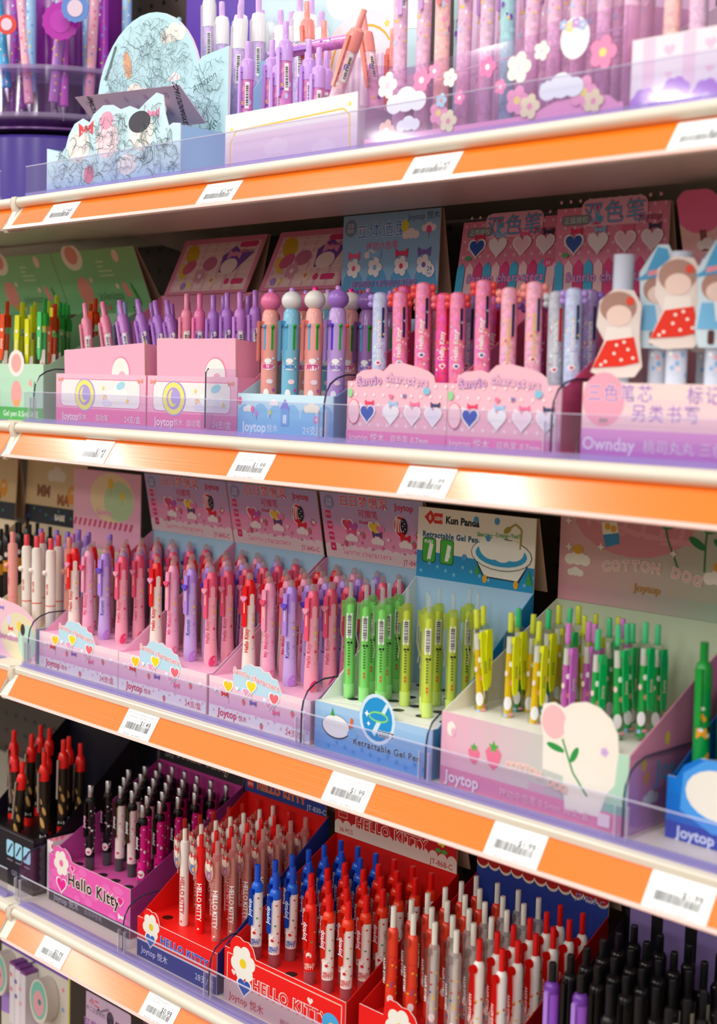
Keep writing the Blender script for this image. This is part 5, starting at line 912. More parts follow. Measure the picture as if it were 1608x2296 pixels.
loose([('r',-191.0,117,-56.3,-72.0,1.3),('r',-186.0,113.6,-56.9,-69.8,-8.0),('r',-189.5,121,-55.8,-70.4,1.3),('r',-185.8,117,-55.9,-68.3,2.5),('r',-185.9,120.4,-55.5,-70.6,3),('r',-180.7,116.6,-56.7,-68.8,0.4),('r',-177.0,113.6,-56.4,-68.9,-0.9),('r',-179.0,119.4,-55.3,-68.4,1.3),('r',-176.9,117,-55.0,-67.8,1),('r',-177.6,120.6,-56.3,-65.7,1),('r',-182.0,113.0,-58.9,-69.8,8)], {'r': 'b_red'}, 0, 'in the black box', 'red-capped pens in the black box')
def darkpanel():
    t = empty('display_box', (-181.5, 133.4, ZS[3]), 'dark purple cosmic-print card panel behind the red-capped pens', 'display box', 'open card display boxes of pens')
    m = MB(); m.box(-17, 6.4, 0, .2, 0, 31.5, C('#1d1430')); P = Pan(m, (0, 0, 0), (1, 0, 0), (0, 0, 1), (0, -1, 0)); P.clip = (-17, 6.4, 0, 31.5)
    for i in range(16): P.ell(-16+(i*53 % 22), 12+(i*31 % 18), 2.6+(i % 3), 1.6+(i % 2), ('#341858', '#241248', '#141024', '#48207a')[i % 4], i)
    P.rect(-8.6, -8.1, 4, 31, '#6c6478'); part('printed_panel', m, t)
darkpanel()
t = empty('carton', (-174.2, 113, ZS[3]), 'slim white carton with red checked edge, left of the hot pink box', 'carton')
m = MB(); m.box(-.75, .75, 0, 16, .02, 8.6, C('#f2e4ea')); P = Pan(m, (-.75, 0, 0), (1, 0, 0), (0, 0, 1), (0, -1, 0)); P.rect(1.15, 1.5, 0, 8.6, '#f6ecec')
for i in range(6): P.rect(1.15, 1.5, .3+i*1.45, 1.0+i*1.45, '#d82c38')
P.txt('SWEET HEART', .6, 4.2, .8, '#b8b0dc', None, .02, R(90)); P = Pan(m, (-.75, 0, 8.6), (1, 0, 0), (0, 1, 0), (0, 0, 1)); P.rect(0, 1.5, 0, 16, '#ee9cbc')
for i in range(5): P.rect(.2+(i % 2)*.6, .7+(i % 2)*.6, .2+i*.5, .6+i*.5, '#e03848')
part('body', m, t)

# hot pink box
HKD = [(-9.2, 0), (-9.1, .9), (-8.5, 1.5), (-7.7, 1.6), (-7.0, 1.4), (-6.2, 1.6), (-5.4, 1.3), (-4.8, .8), (-4.3, 0)]
def pinkfront(P, h, hf):
    P.rect(-h, h, 0, hf, '#ec5cb2')
    for i in range(22): P.ell(-h+(i*7.3 % (2*h)), 1.6+(i*3.7 % 5), .7+(i % 3)*.3, .6, '#f070bc')
    P.rect(-h, h, 0, 1.7, '#34303e'); P.txt('Joytop 悦木', -h+4.6, .85, 1.3, '#b8b4c0', None, .02); P.txt('自动中性笔', 1.4, .8, .9, '#8c8894')
    P.flower(-6.9, hf-.8, 2.0, '#f4ece2', '#f070a8', 6); P.heart(-6.8, 3.2, 1.2, '#ee1c94', '#f8f0f0')
    P.txt('Hello Kitty', 1.4, 4.6, 2.5, '#241018', '#f2ead8', .035, 0, ob=.07); P.heart(-4.0, hf-.9, .65, '#f4e4ec'); P.heart(-4.0, hf-.85, .5, '#e02a8c'); P.heart(8.0, 4.8, .85, '#f4e4ec'); P.heart(8.0, 4.85, .7, '#e8208c'); P.bow(8.4, 2.6, .9, '#f4ecf0')
def pinktray(P, h):
    for c, r in ((0, 0), (2, 0), (3, 0), (4, 0)): P.ell(HC[c]+163.1, HR[r]-112.3, .86, .8, '#2a1420')
HC = [-171.4, -168.3, -165.1, -161.9, -158.6, -155.3]; HR = [116.2+3.05*r for r in range(6)]
box('hot pink card box with black band header, holding silver-button pens', -173.3, -152.9, 112.3, 20.6, 3, 7.2, 18.1, '#ec5cb2', '#d84aa4', '#a03a88', pinkfront, 5.0, [(u, v+7.2) for u, v in HKD], (18.1, 26.6, 1.0, '#26202a', 20.4),
    lambda P, w_, L: [P.rect(-w_, w_, 0, L, '#2a2228'), P.scallop(-w_, w_, 2.6, .6, '#c45a98', 14), P.rect(-w_, w_, 2.6, 4.6, '#c45a98'), P.txt('Hello Kitty', .8, 2.2, 2.5, '#26202a', '#c8b8a0', .035, 0, ob=.08), P.txt('36PCS', -w_+2.4, 1.0, .8, '#a098a0')], .6, trayfn=pinktray, trayh='#e25cae', left='#c94ca4')
grid(HC, HR, lambda c, r: (('k_black', 'k_black', 'k_white', 'k_white', 'k_pink', 'k_pink')[c if r else min(c+0, 5)] if not (r > 2 and c in (2, 3)) else ('k_pink' if c == 3 else 'k_black'), ZS[3]+5.02), 'hot pink box', 'silver-button pens in the hot pink box', {(0, 0), (2, 0), (3, 0), (4, 0), (0, 1), (0, 2)})

# red boxes
def redfront28(P, h, hf):
    P.rect(-h, h, 0, hf, '#f01612'); P.rect(-h, h, 0, 2.4, '#22398c'); P.rect(-h, h, 2.35, 2.6, '#e8e0e4'); P.txt('HELLO KITTY', 1.8, 3.6, 1.5, '#2a50b4', '#b8a8cc', .05, -.02, ob=.06)
    P.flower(-5.4, hf-.7, 1.9, '#f0ece0', '#e8c838', 6); P.heart(-5.5, 3.0, 1.0, '#3c6cc0', '#f0ece0'); P.txt('Joytop 悦木', -4.6, 1.2, 1.15, '#e8ecf8', None, .02); P.txt('28支/盒', h-2.4, 1.2, 1.15, '#d8def0', None, .01)
def redhead(band, tcol, code, ocol):
    def f(P, w_, L):
        if band == 'blue': P.rect(-w_, w_, 0, L, '#28408e'); P.txt('HELLO KITTY', -.6, 1.35, 1.5, '#e8201c', '#c8b878', .05, ob=.06); P.txt(code, w_-1.9, .6, 1.0, '#c8d0e8', None, .01); P.poly(rrp(-w_+.6, -w_+2.0, .6, 2.6, .3), '#d82418'); P.txt('正版', -w_+1.3, 2.0, .55, '#f4e0d8'); P.txt('授权', -w_+1.3, 1.2, .6, '#f4e0d8')
        elif band == 'lace':
            P.rect(-w_, w_, 0, L, '#26409c'); P.rect(-w_, w_, 1.5, L, '#e4d4bc'); P.scallop(-w_, w_, 1.7, 1.0, '#e4d4bc', 11); P.scallop(-w_, w_, 2.0, .95, '#b81c1c', 11); P.rect(-w_, w_, 2.0, L, '#b81c1c')
            for i in range(4): P.frame(-5+i*4, -3.0+i*4, 2.6, 4.2, .12, '#e0c8a8'); P.txt(('按', '动', '笔', '芯')[i], -4.0+i*4, 3.4, .95, '#e0c8a8')
            P.txt(code, w_-2.6, 1.2, 1.1, '#8898d8', None, .01)
        else:
            P.rect(-w_, w_, 0, L, '#c8181c'); P.scallop(-w_, w_, 1.2, .8, '#ead2c6', 14); P.rect(-w_, w_, 0, 1.3, '#e8cfc4'); P.txt('HELLO KITTY', -.4, 2.35, 1.9, '#d8201c', '#f0dcd0', .05, ob=.08); P.txt(code, w_-2.6, .65, 1.0, '#c04038', None, .01); P.txt('36 PCS', -w_+2.2, .7, .85, '#c04038', None, .01)
            P.txt('Gel Pen', 4.0, 4.6, .9, '#f0d8cc'); P.heart(-3.4, 5.4, 1.5, '#f0dcd0'); P.heart(-.8, 5.4, 1.5, '#f0dcd0'); P.heart(1.8, 4.8, .8, '#c8181c', '#f0dcd0')
            for i in range(2): P.frame(-w_+.8, -w_+2.4, 2.4+i*2.0, 4.0+i*2.0, .14, '#e0a898'); P.txt('笔芯', -w_+1.6, 3.2+i*2.0, .65, '#e0a898')
            P.flower(8.4, 3.6, .8, '#e8d438', '#f4e890'); P.ell(7.9, 2.3, .5, .3, '#58a048'); P.ell(8.9, 2.3, .5, .3, '#58a048'); P.heart(5.6, 5.2, .4, '#f4e4dc')
    return f
def holes(lst, x0, y0, col='#3a0a08'):
    return lambda P, h: [P.ell(x-x0, y-y0, .8, .75, col) for x, y in lst]
SCR = [(-7.2, 0), (-7.1, .9), (-6.6, 1.5), (-5.9, 1.6), (-5.3, 1.4), (-4.6, 1.5), (-4.0, 1.0), (-3.6, 0)]
RC = [-145.0, -141.5, -138.1, -134.7]
box('tall-pen red card box with blue band and blue header', -147.9, -130.95, 109.95, 19.5, 3, 5.5, 19.5, '#f01612', '#d81410', '#20388c', redfront28, 5.35, [(u, v+5.5) for u, v in SCR], (19.5, 26.6, -.4, '#28408e', 18.9), redhead('blue', 0, 'JT-830-C', 0), .4, trayh='#ea1814', left='#e01410', trayfn=holes([(-145, 112.9)], -139.4, 109.95))
grid(RC, [112.9+2.62*r for r in range(7)], lambda c, r: (('w_redclear', 'w_white', 'w_red', 'w_clear')[c], ZS[3]+5.37), 'blue-banded red box', 'charm pens in the blue-banded red box', {(0, 0)})
def redfront36(P, h, hf):
    P.rect(-h, h, 0, hf, '#ee1512'); P.frame(-h+.6, h-.6, .4, hf-.6, .14, '#f4c8b8'); P.scallop(-h, h, 1.9, 1.0, '#d8b4b0', 16); P.rect(-h, h, 0, 2.0, '#d6b2ae')
    P.flower(-7.3, hf-1.2, 2.4, '#f2eee4', '#f0d020', 6); P.heart(-7.0, 2.9, 1.2, '#2858b0', '#f2eee4')
    P.txt('HELLO KITTY', 1.4, 3.8, 2.0, '#e02a28', '#f4dcd4', .05, ob=.08); P.heart(-9.0, 4.2, .45, '#f6dcd4'); P.heart(5.0, 5.2, .5, '#f6dcd4'); P.txt('Joytop 悦木', -6.6, 1.0, 1.3, '#c83844', None, .02); P.ell(8.6, 3.6, 1.5, 1.3, '#4aa8e0'); P.ell(8.8, 3.2, .7, .6, '#e8dc40'); P.txt('按动中性笔', 2, .8, .9, '#c06068')
SC36 = [(-9.9, 0), (-9.7, 1.2), (-9.0, 1.9), (-8.1, 2.0), (-7.3, 1.7), (-6.4, 1.8), (-5.5, 1.2), (-5.0, 0)]
JC = [-126.8, -123.4, -120.1, -116.9, -113.7, -110.5]; JR = [112.9+2.95*r for r in range(6)]
box('large red card box with white scalloped header, blue and red push pens inside', -129.5, -107.7, 110, 19.6, 3, 7.0, 17.8, '#ee1512', '#d81612', '#c01210', redfront36, 5.5, [(u, v+7.0) for u, v in SC36], (17.8, 28.0, -.3, '#c8181c', 19.2), redhead('lace2', 0, 'JT-868-C', 0), .4, trayh='#e61814', left='#d01814', trayfn=holes([(JC[2], JR[0])], -118.6, 110))
grid(JC, JR, lambda c, r: ('j_blue' if c < 2 or (c == 2 and r > 3) else ('j_red' if (c in (2, 3)) else 'j_redwhite'), ZS[3]+5.52), 'scalloped-header red box', 'push pens in the large red box', {(2, 0)})
SC4 = [(-6.0, 0), (-5.8, 1.4), (-5.0, 2.1), (-4.0, 2.1), (-3.2, 1.8), (-2.2, 1.9), (-1.2, 1.2), (-.6, 0)]
def redfront4(P, h, hf): P.rect(-h, h, 0, hf, '#ea1412'); P.flower(-3.4, hf-.7, 2.3, '#f2eee4', '#f0d020', 6); P.txt('HELLO KITTY', 3, 3.4, 2.2, '#e02a28', '#f4dcd4', .05, ob=.08)
box('deep red card box with lace-edged blue header, oval-clip pens inside', -105.6, -86.0, 110.1, 20.6, 3, 7.6, 18.4, '#ea1412', '#c81614', '#b01210', redfront4, 6.0, [(u, v+7.6) for u, v in SC4], (18.4, 27.4, 0, '#26409c', 20.5), redhead('lace', 0, 'JT-829-C', 0), .4, trayh='#d81614', left='#c41614', back='#26409c')
grid([-103.6+3.2*c for c in range(6)], [113.2+3.0*r for r in range(6)], lambda c, r: (('r_orange', 'r_orange', 'r_clear', 'r_clear', 'r_white', 'r_white')[c], ZS[3]+6.02), 'deep red lace box', 'oval-clip pens in the deep red box')
# black and purple box at the right
box('black card box with purple tabs, crowded with black pens, bottom right', -83.8, -58, 111, 20, 3, 8, 19.5, '#18141c', '#14101a', '#120e16', lambda P, h, hf: P.rect(-h, h, 0, hf, '#18141c'), 5.4, None, (13, 20.6, 0, '#141018', 19.8), lambda P, w_, L: [P.rect(-w_+.6+i*4.3, -w_+3.4+i*4.3, .5, L-.3, '#9a84c8') for i in range(6)], 1, trayh='#181418')
grid([-81.4+3.5*c for c in range(7)], [113.8+3.05*r for r in range(6)], lambda c, r: ('v_purple' if (r == 0 and c in (0, 1)) else ('v_black' if c < 3 else 'v_cream') if (c, r) != (2, 0) else 'v_cream', ZS[3]+5.42), 'black box at bottom right', 'black and cream pens at bottom right')

# ============================================================ TOP SHELF
# round rotating rack
t = empty('round_pen_rack', (-211, 139, ZS[0]), 'purple round rack with clear cup, full of tip-down pens, top left', 'pen rack')
m = MB(); m.lathe([(20.5, .02), (20.5, 13.2), (20, 13.7), (19, 13.7)], C('#4a3890', 'g'), 48); part('base_drum', m, t, 'deep purple drum')
m = MB(); m.lathe([(21.6, 16.6), (21.6, 24.2)], C('#e8d8f0', 'c'), 48); m.lathe([(21.8, 23.8), (21.8, 24.5), (21.3, 24.5), (21.3, 23.8)], C('#d8c8e8', 't'), 48); m.lathe([(21.8, 16.3), (21.8, 17.0), (21.3, 17.0)], C('#d8c8e8', 't'), 48); part('clear_cup', m, t, 'clear plastic ring cup')
m = MB(); m.lathe([(0.01, 14.6), (20.6, 14.6), (20.6, 14.9), (0.01, 14.9)], C('#6a3c84', 'g'), 40); m.lathe([(11, 14.9), (11, 48)], C('#8a2c96', 'g'), 32); part('core', m, t, 'magenta core column')
KC = {'purple': 'y_purple', 'pink': 'y_pink', 'teal': 'y_teal', 'sky': 'y_sky', 'lav': 'y_lav', 'magenta': 'y_magenta'}
CY = [('purple', -209.4, 122.5, 44.9, 0), ('purple', -213.5, 122.3, 44.9, -1), ('pink', -197.8, 122.9, 44.6, -9), ('teal', -201.8, 121.7, 47.2, -12), ('sky', -205.6, 122.2, 45, 0), ('sky', -199.6, 124.6, 46.5, -1), ('lav', -194.6, 125.0, 44.9, 9), ('magenta', -191.9, 125.6, 44.3, -1), ('sky', -195.8, 127.6, 45, -1), ('purple', -190.4, 133, 44.4, -1), ('pink', -190.6, 130.0, 44.4, 5), ('sky', -191.2, 137.4, 45, 0), ('sky', -193.6, 131.5, 44.6, -2), ('purple', -217.6, 122.6, 44.6, -2), ('purple', -199.2, 129, 44.6, 0), ('purple', -203.6, 125.4, 44.6, 0), ('purple', -195.4, 135.4, 44.8, 1), ('purple', -221.5, 122.4, 44.9, 0), ('pink', -215.6, 126, 44.9, 2), ('purple', -207.6, 126.4, 44.6, 1)]
for n_, i in enumerate(sorted(range(len(CY)), key=lambda i: CY[i][1]/CY[i][2])):
    kk, x, y, zb, ln = CY[i]; kk = KC[kk]; dx, dy = x+211, y-139; rr = math.hypot(dx, dy); q = min(1, 19.6/rr); x, y = -211+dx*q, 139+dy*q; put(kk, x, y, zb-2.4, f'{KINDS[kk][1]}, {nth(n_+1)} from left in the round purple rack', 'tip-down pens in the round purple rack', ln, 0)
for (x, y, z, c1, r_, lb) in ((-190.6, 124.2, 56.2, '#c02ab4', 3.0, 'magenta'), (-186.9, 124.4, 57.6, '#6a94e0', 2.2, 'blue'), (-213.6, 119.6, 56.1, '#9a3a68', 2.8, 'wine red'), (-199.2, 119.8, 56.2, '#ee4a40', 1.6, 'red')):
    m = MB(); m.plate(starp(0, 0, r_, 14, .93), 0, .22, R(-45), C(c1, 'g')); m.plate(ellp(0, 0, r_*.55, r_*.6), .22, .3, R(-45), C('#f2d8ec' if lb != 'magenta' else '#cc3cc0', 'g'))
    o = part('pen_charm', m, None, None, (x, y, z)); o['label'] = f'round scalloped {lb} charm hanging among the rack pens'; o['category'] = 'charm'; o['group'] = 'pen charms in the round rack'
# purple backing card and pale card behind
for lb, x0, x1, y, z0, z1, c1, c2 in (('deep purple printed backing card behind the top left pens', -188.6, -152.5, 147.5, .05, 52, '#6a4ab8', '#8c6cd0'), ('pale aqua backing card with clouds behind the lilac pens, top shelf', -150.6, -118.6, 131, .05, 36, '#cfe6ee', '#eaf2f2')):
    t = empty('backing_card', ((x0+x1)/2, y, ZS[0]), lb, 'backing card'); h = (x1-x0)/2
    m = MB(); m.box(-h, h, 0, .2, z0, z1, C(c1)); P = Pan(m, (0, 0, 0), (1, 0, 0), (0, 0, 1), (0, -1, 0)); P.clip = (-h, h, 0, z1)
    for i in range(14): P.ell(-h+(i*17.3 % (2*h)), 14+(i*11.7 % 24), 3+(i % 3), 2+(i % 2), c2)
    part('printed_panel', m, t)

# light blue box with marker scribbles
TB = [(-15.2, 6.9), (-11.4, 6.0), (-10.5, 6.7), (-9.8, 8.2), (-8.4, 9.6), (-6.4, 10.1), (-4.8, 9.4), (-3.8, 10.4), (-1.6, 11.3), (.6, 11.1), (2.4, 10.3), (4.4, 10.5), (6.4, 9.8), (8.2, 10.7), (10.2, 11.5), (11.6, 11.0), (12.1, 8.6), (12.8, 7.0), (13.7, 7.3), (15.2, 7.1)]
def scrib(P, u0, u1, v0, v1, n, seed, inside=None):
    rnd = random.Random(seed)
    for i in range(n):
        u, v = rnd.uniform(u0, u1), rnd.uniform(v0, v1); pts = [(u, v)]
        if inside and not inside(u, v): continue
        a = rnd.uniform(-.6, .6)
        for j in range(rnd.randint(7, 16)):
            a += rnd.uniform(-.9, .9); a2 = a; s_ = rnd.uniform(.12, .38); u += s_*math.cos(a2); v += s_*math.sin(a2)*1.1
            if inside and not inside(u, v): break
            pts.append((u, v))
        P.line(pts, rnd.uniform(.035, .075), rnd.choice(('#3a5a5c', '#23383c', '#5a7c80', '#4a6a6c', '#8a88b4')))
def bluescrib(P, h, hf):
    P.poly([(-h, 0), (h, 0)]+list(reversed(TB)), '#cdecf4'); P.vgrad(-h, h, 0, 2.6, '#a8d4f2', '#cdeaf6', 4)
    for u, v, a, b, c1 in ((-7.4, 6.4, 2.6, 2.2, '#fbf4ee'), (-.6, 6.6, 2.6, 2.4, '#fbdfe8'), (7.0, 6.8, 2.6, 2.4, '#fbf4ee'), (-.8, 9.2, 1.6, 1.2, '#f6a6c0'), (-4.8, 2.4, 1.2, 1.2, '#f2849c'), (4, 3, 2.0, 1.4, '#fbf4f2')): P.ell(u, v, a, b, c1)
    P.bow(-5.6, 8.6, 1.8, '#e8404c'); P.bow(9.6, 8.9, 1.3, '#f48cb4'); P.ell(6.6, 8.2, 2.4, 1.4, '#3c3844'); [P.ell(-6.6+i*.5, 8.3+(i % 2)*.5, .15, .15, '#fbe0e0') for i in range(5)]
    scrib(P, -h+1, h-1, 1.2, 10.4, 300, 5, lambda u, v: v < 6.8 or (abs(u+6.5) < 3 and v < 9) or (abs(u) < 4 and v < 9.8) or (7 < u < 11.5 and v < 10.3))
t = box('light blue card box covered in black marker scribbles, left of top shelf', -172, -141.5, 110, 15.5, 0, 6.9, 17.9, '#cdecf4', '#a8d0ec', '#9cc4ec', bluescrib, None, TB, None, None, 7.4)
def halfdome():
    m = MB(); h = 15.2; a = [(-14.2, 3), (-14.4, 14.6)]+[(-2.6+11.9*math.cos(R(d)), 13.6+11.6*math.sin(R(d))) for d in range(170, 14, -9)]+[(9.4, 17.6), (15.0, 18.2), (15.0, 3)]
    m.prism(list(reversed(a)), 7.9, 8.3, C('#bfe6f0'), 'xz', C('#f0dcec')); P = Pan(m, (0, 7.9, 0), (1, 0, 0), (0, 0, 1), (0, -1, 0))
    for u, v, r_, c1 in ((-5.6, 14.0, 3.0, '#fbf2ea'), (3.2, 21.4, 2.3, '#fbf6ea'), (-3, 9.0, 3.0, '#f8c4dc'), (-.8, 11.4, 1.5, '#f6c898'), (3.4, 9.4, 3.2, '#fbf8f4'), (3.6, 15.6, 1.1, '#fbf0f4'), (3.6, 14.2, .9, '#f8b8c4'), (-10.4, 9.0, 2.2, '#fbf6f0')): P.cloud(u, v, r_, c1)
    P.ell(-7.2, 18.8, .9, 2.0, '#f0b080', .3); P.ell(-10.6, 14.4, 1.4, .8, '#f0b080', .4); P.flower(-3.8, 11.0, 1.6, '#f6b070'); P.line([(-12.5, 17.4), (-11.2, 19.6), (-10, 21.8)], .5, '#5a7478')
    ins = lambda u, v: (u+2.6)**2+(v-13.6)**2 < 118 or (4 < u < 14.4 and 4 < v < 17) or (-13.6 < u < 8 and 5 < v < 14)
    scrib(P, -13, 14.2, 5, 25, 640, 9, ins); P.txt('Justin', 12.2, 7.2, 1.8, '#3c5c60', None, 0, .9); P.txt('Jeans lovely day', 9.2, 11.0, 1.0, '#6c8c90', None, 0); P.txt('Amazon', 11, 14.0, 1.5, '#3c5c60', None, 0, .3)
    return m
part('round_back_card', halfdome(), t, 'half-round scribbled back card with pink edge')
# leaning lilac card with a white pen in front of the scribbled back
t = empty('hanging_card', (-157, 115, 36), 'lilac starred card leaning inside the scribbled blue box', 'card')
m = MB(); A = [(-12.4, -2.2, 4.0), (11.4, -2.2, 2.6), (12.4, 1.6, -1.8), (-10.8, 1.6, -.6)]; m.add(A+[(a, b+.12, c+.05) for a, b, c in A], [(0, 1, 2, 3), (7, 6, 5, 4), (0, 4, 5, 1), (1, 5, 6, 2), (2, 6, 7, 3), (3, 7, 4, 0)], C('#c8a8c0'))
e1 = Vector((23.8, 0, -1.4)).normalized(); e2 = Vector((1, 3.8, -4.4)).normalized(); nn = e2.cross(e1); nn = -nn if nn.y > 0 else nn
P = Pan(m, Vector(A[0])+nn*.02, e1, e2, nn)
for i in range(14): P.star(2+i*1.5, 1.2+(i % 3)*1.4, .6, '#b494b8')
P.txt('YZ6390G/21PCS', 21.4, 3.0, 1.1, '#38303c', None, .02, R(-60)); P.txt('KUROMI', 2.2, 2.4, 1.3, '#38303c', None, .03, R(-60)); part('card', m, t)
m = MB(); m.tube([(2, .2, .4), (6.5, -1.2, .2)], .7, C('#f4f0f2', 'g'), 12); m.ball((6.6, -1.2, .2), .7, C('#f4f0f2', 'g')); part('white_tube', m, t, 'white rounded tube under the card')

# white box with yellow outline
def outlinefront(P, h, hf):
    P.vgrad(-h, h, 0, 6.2, '#ecd2ea', '#f6eaee', 6); P.rect(-h, h, 4.4, 7, '#f6eef0'); P.line([(-h+1.0, 0), (-h+1.0, 3.6), (-h+2.0, 4.9), (h-2.2, 5.4), (h-1.2, 4.6), (h-1.0, 0)], .2, '#f8c84c'); P.rect(-h+1.4, h-1.4, 0, 4.3, '#eed3e9'); P.star(-h+1.2, 5.1, .4, '#f0e060'); P.star(h-1.2, 5.8, .4, '#f0e060')
    P.cloud(-2, 2.2, 1.8, '#f3dcee'); P.cloud(6, 1.4, 1.6, '#f3dcee')
t = box('white and pale pink card box with a yellow outline, top shelf', -132.7, -110.0, 110.1, 14, 0, 5.6, 12, '#f6eef0', '#f2e6ee', '#ecdcea', outlinefront, None, [(-11.35, 5.5), (11.35, 6.6)], None, None, 5)
def archcard():
    m = MB(); a = [(-8.6, 3), (-8.6, 15)]+[(-2.0+6.6*math.cos(R(d)), 15.4+5.2*math.sin(R(d))) for d in range(170, -11, -12)]+[(4.6, 3)]
    a = [(u+.6, v) for u, v in a]; m.prism(list(reversed(a)), 13.2, 13.36, C('#f4e8ee'), 'xz'); P = Pan(m, (0, 13.2, 0), (1, 0, 0), (0, 0, 1), (0, -1, 0))
    P.line([(-7.0, 4), (-7.0, 13.6)]+[(-1.4+5.2*math.cos(R(d)), 14.6+4.2*math.sin(R(d))) for d in range(160, 10, -15)], .3, '#f6b83c'); P.star(-6.4, 17.2, .6, '#f0e060'); P.star(2.8, 18.4, .6, '#f0e060'); [P.rect(-5+i*1.0, -4.5+i*1.0, 6, 15, '#e8c8ec') for i in range(8)]
    return m
part('arched_back_card', archcard(), t, 'pale arched card with yellow line')
loose([('a',-132.2,113,42.1,32.7,0.2),('a',-130.2,115.2,42.4,33.2,.5),('a',-130.6,118,41.6,34.1,-0.1),('a',-127.6,114,40.9,33.3,-1.5),('a',-124.9,112.6,43.2,32.7,-1.5),('a',-121.9,113.6,40.8,32.9,-1),('a',-126.0,117.2,40.7,34.0,-1),('a',-119.9,113.4,39.6,33.5,-0.1),('a',-122.8,117.4,40.4,33.5,-0.1)], {'a': 'l_lilacclear'}, 0, 'in the yellow-outlined box', 'lilac pens in the yellow-outlined box')
for (x, y, z, ln, ly, lb) in ((-129.8, 120.6, 48.0, -5, 0, 'standing tall at the back'), (-127.5, 121.4, 45.5, -3, 0, 'second at the back'), (-112.1, 111.9, 42.6, 21, 0, 'leaning far right over the front'), (-116.9, 118, 43.8, -12, 0, 'leaning left behind'), (-114.9, 120.6, 42.4, -1, 0, 'upright at the right back')):
    a = R(ln); put('l_coral', x-16.5*math.sin(a), y, z-16.5*math.cos(a), f'coral big-clip pen, {lb}, yellow-outlined box', 'coral pens in the yellow-outlined box', ln, 10)
m = put('l_lilacclear', -118.2, 118.6, 41.4, 'lilac big-clip pen lying across the tops of the upright ones', 'lilac pens in the yellow-outlined box', -88)
# tall lilac white-capped pens behind
WC = [(-157.3, 127, 56.5, -2), (-160.6, 130.5, 54.9, -1.7), (-153.2, 126, 53.2, -3), (-149.0, 126, 52.8, 1.2), (-145.4, 126, 52.4, -1.6), (-148.6, 129.4, 52.0, -1.9), (-140.9, 126, 50.0, -1.9), (-142.4, 129.4, 50.8, 1), (-137.6, 126.4, 51.3, -2.0), (-138.8, 129.6, 51.8, -2.1), (-145.6, 123, 51.0, 1), (-134.4, 127.4, 49, -1)]
for n_, i in enumerate(sorted(range(len(WC)), key=lambda i: WC[i][0]/WC[i][1])):
    x, y, z, ln = WC[i]; a = R(ln); put('whitecap', x-19*math.sin(a), y, z-19*math.cos(a), f'lilac white-capped pen, {nth(n_+1)} from left behind the scribbled box', 'white-capped pens behind the scribbled box', ln, 0)
t = empty('pen_holder', (-147.4, 128, ZS[0]), 'plain white card holder carrying the white-capped pens', 'pen holder', None)
m = MB(); m.box(-15.4, 14.8, -3.2, 2.8, .02, 5.0, C('#e8e4f0')); m.box(-15.4, 14.8, -1.2, .9, 5.0, 5.4, C('#dcd6e8')); part('body', m, t)

for n_, (x, y, z, kk) in enumerate(((-184.6, 139, 58.6, 'l_hot'), (-181.9, 138.6, 57.2, 'l_pink'), (-178.8, 138.4, 57.8, 'l_mint'))):
    put(kk, x, y, z-KINDS[kk][2], f'pale {("rose", "pink", "mint")[n_]} pen peeking over the half-round scribbled card', None)
t = empty('pen_holder', (-181.6, 138.7, ZS[0]), 'lilac card holder behind the half-round scribbled card', 'pen holder'); m = MB(); m.box(-5, 5, -1.8, 1.8, .02, 7.6, C('#d8c8ec')); m.box(-4.6, 4.6, -1.5, 1.5, 7.6, 7.8, C('#c8b4e0')); part('body', m, t)
# clear flower box
def flowerfront(P, h, hf):
    P.k = 'p'; P.rect(-h, h, 0, 1.6, '#f3a4d0'); P.poly([(h*.35, 1.5), (h*.55, 2.6), (h*.9, 2.4), (h*.97, 1.5)], '#f3a4d0')
    for u, v, r_, c1, c2 in ((-13.6, 7.0, 1.5, '#fdfaf0', '#f8dce8'), (-8.6, 6.9, 1.3, '#fa90c0', '#ffffff'), (-6.8, 7.6, .9, '#fa9ac4', '#ffffff'), (-4.6, 6.6, 1.0, '#fbf6ec', '#f8dce8'), (.4, 7.0, 1.1, '#fa84bc', '#ffffff'), (4.4, 6.4, 1.6, '#fbf8ea', '#f8e4ee'), (7.2, 7.6, 1.0, '#faf6ec', '#f8dce8'), (14.4, 6.4, 1.6, '#fa90bc', '#f8e080'), (-3.2, 4.4, .8, '#fa90c0', '#ffffff'), (2.2, 4.8, .8, '#fa90c0', '#ffffff'),
                             (-6.0, 3.2, 1.3, '#f8a4c8', '#f8e080'), (-4.6, 2.2, 1.2, '#f6ecc4', '#f6a0b4'), (4.4, 3.2, 1.5, '#f8a4cc', '#f8e080'), (6.0, 2.4, 1.3, '#f6e8c0', '#f6a0c0'), (12.4, 3.0, 1.6, '#f8a8cc', '#f8e080'), (13.6, 2.0, 1.2, '#f6e6bc', '#f6a0c0'), (-13.4, 2.2, 1.2, '#f8c4b8', '#ffffff'), (8.0, 3.8, .9, '#b8dcf0', '#f8a080'), (-5.6, 4.4, .8, '#b8dcf0', '#f8a080')): P.flower(u, v, r_, c1, c2)
    P.cloud(-10.6, 4.8, 2.4, '#f6f8fc'); P.cloud(-10.2, 2.4, 1.4, '#f6f8fc'); P.cloud(9.8, 3.6, 2.2, '#f2f6fc'); P.ell(11.2, 8.2, 1.7, 2.0, '#f8f8f8'); [P.flower(9.8+i*.75, 9.6-(i % 2)*.3, .55, ('#b4c4ec', '#f0dc98', '#cc9ce0')[i % 3]) for i in range(4)]
t = empty('display_box', (-91.8, 109.95, ZS[0]), 'clear plastic box printed with pink and white flowers, top shelf', 'display box', 'open card display boxes of pens')
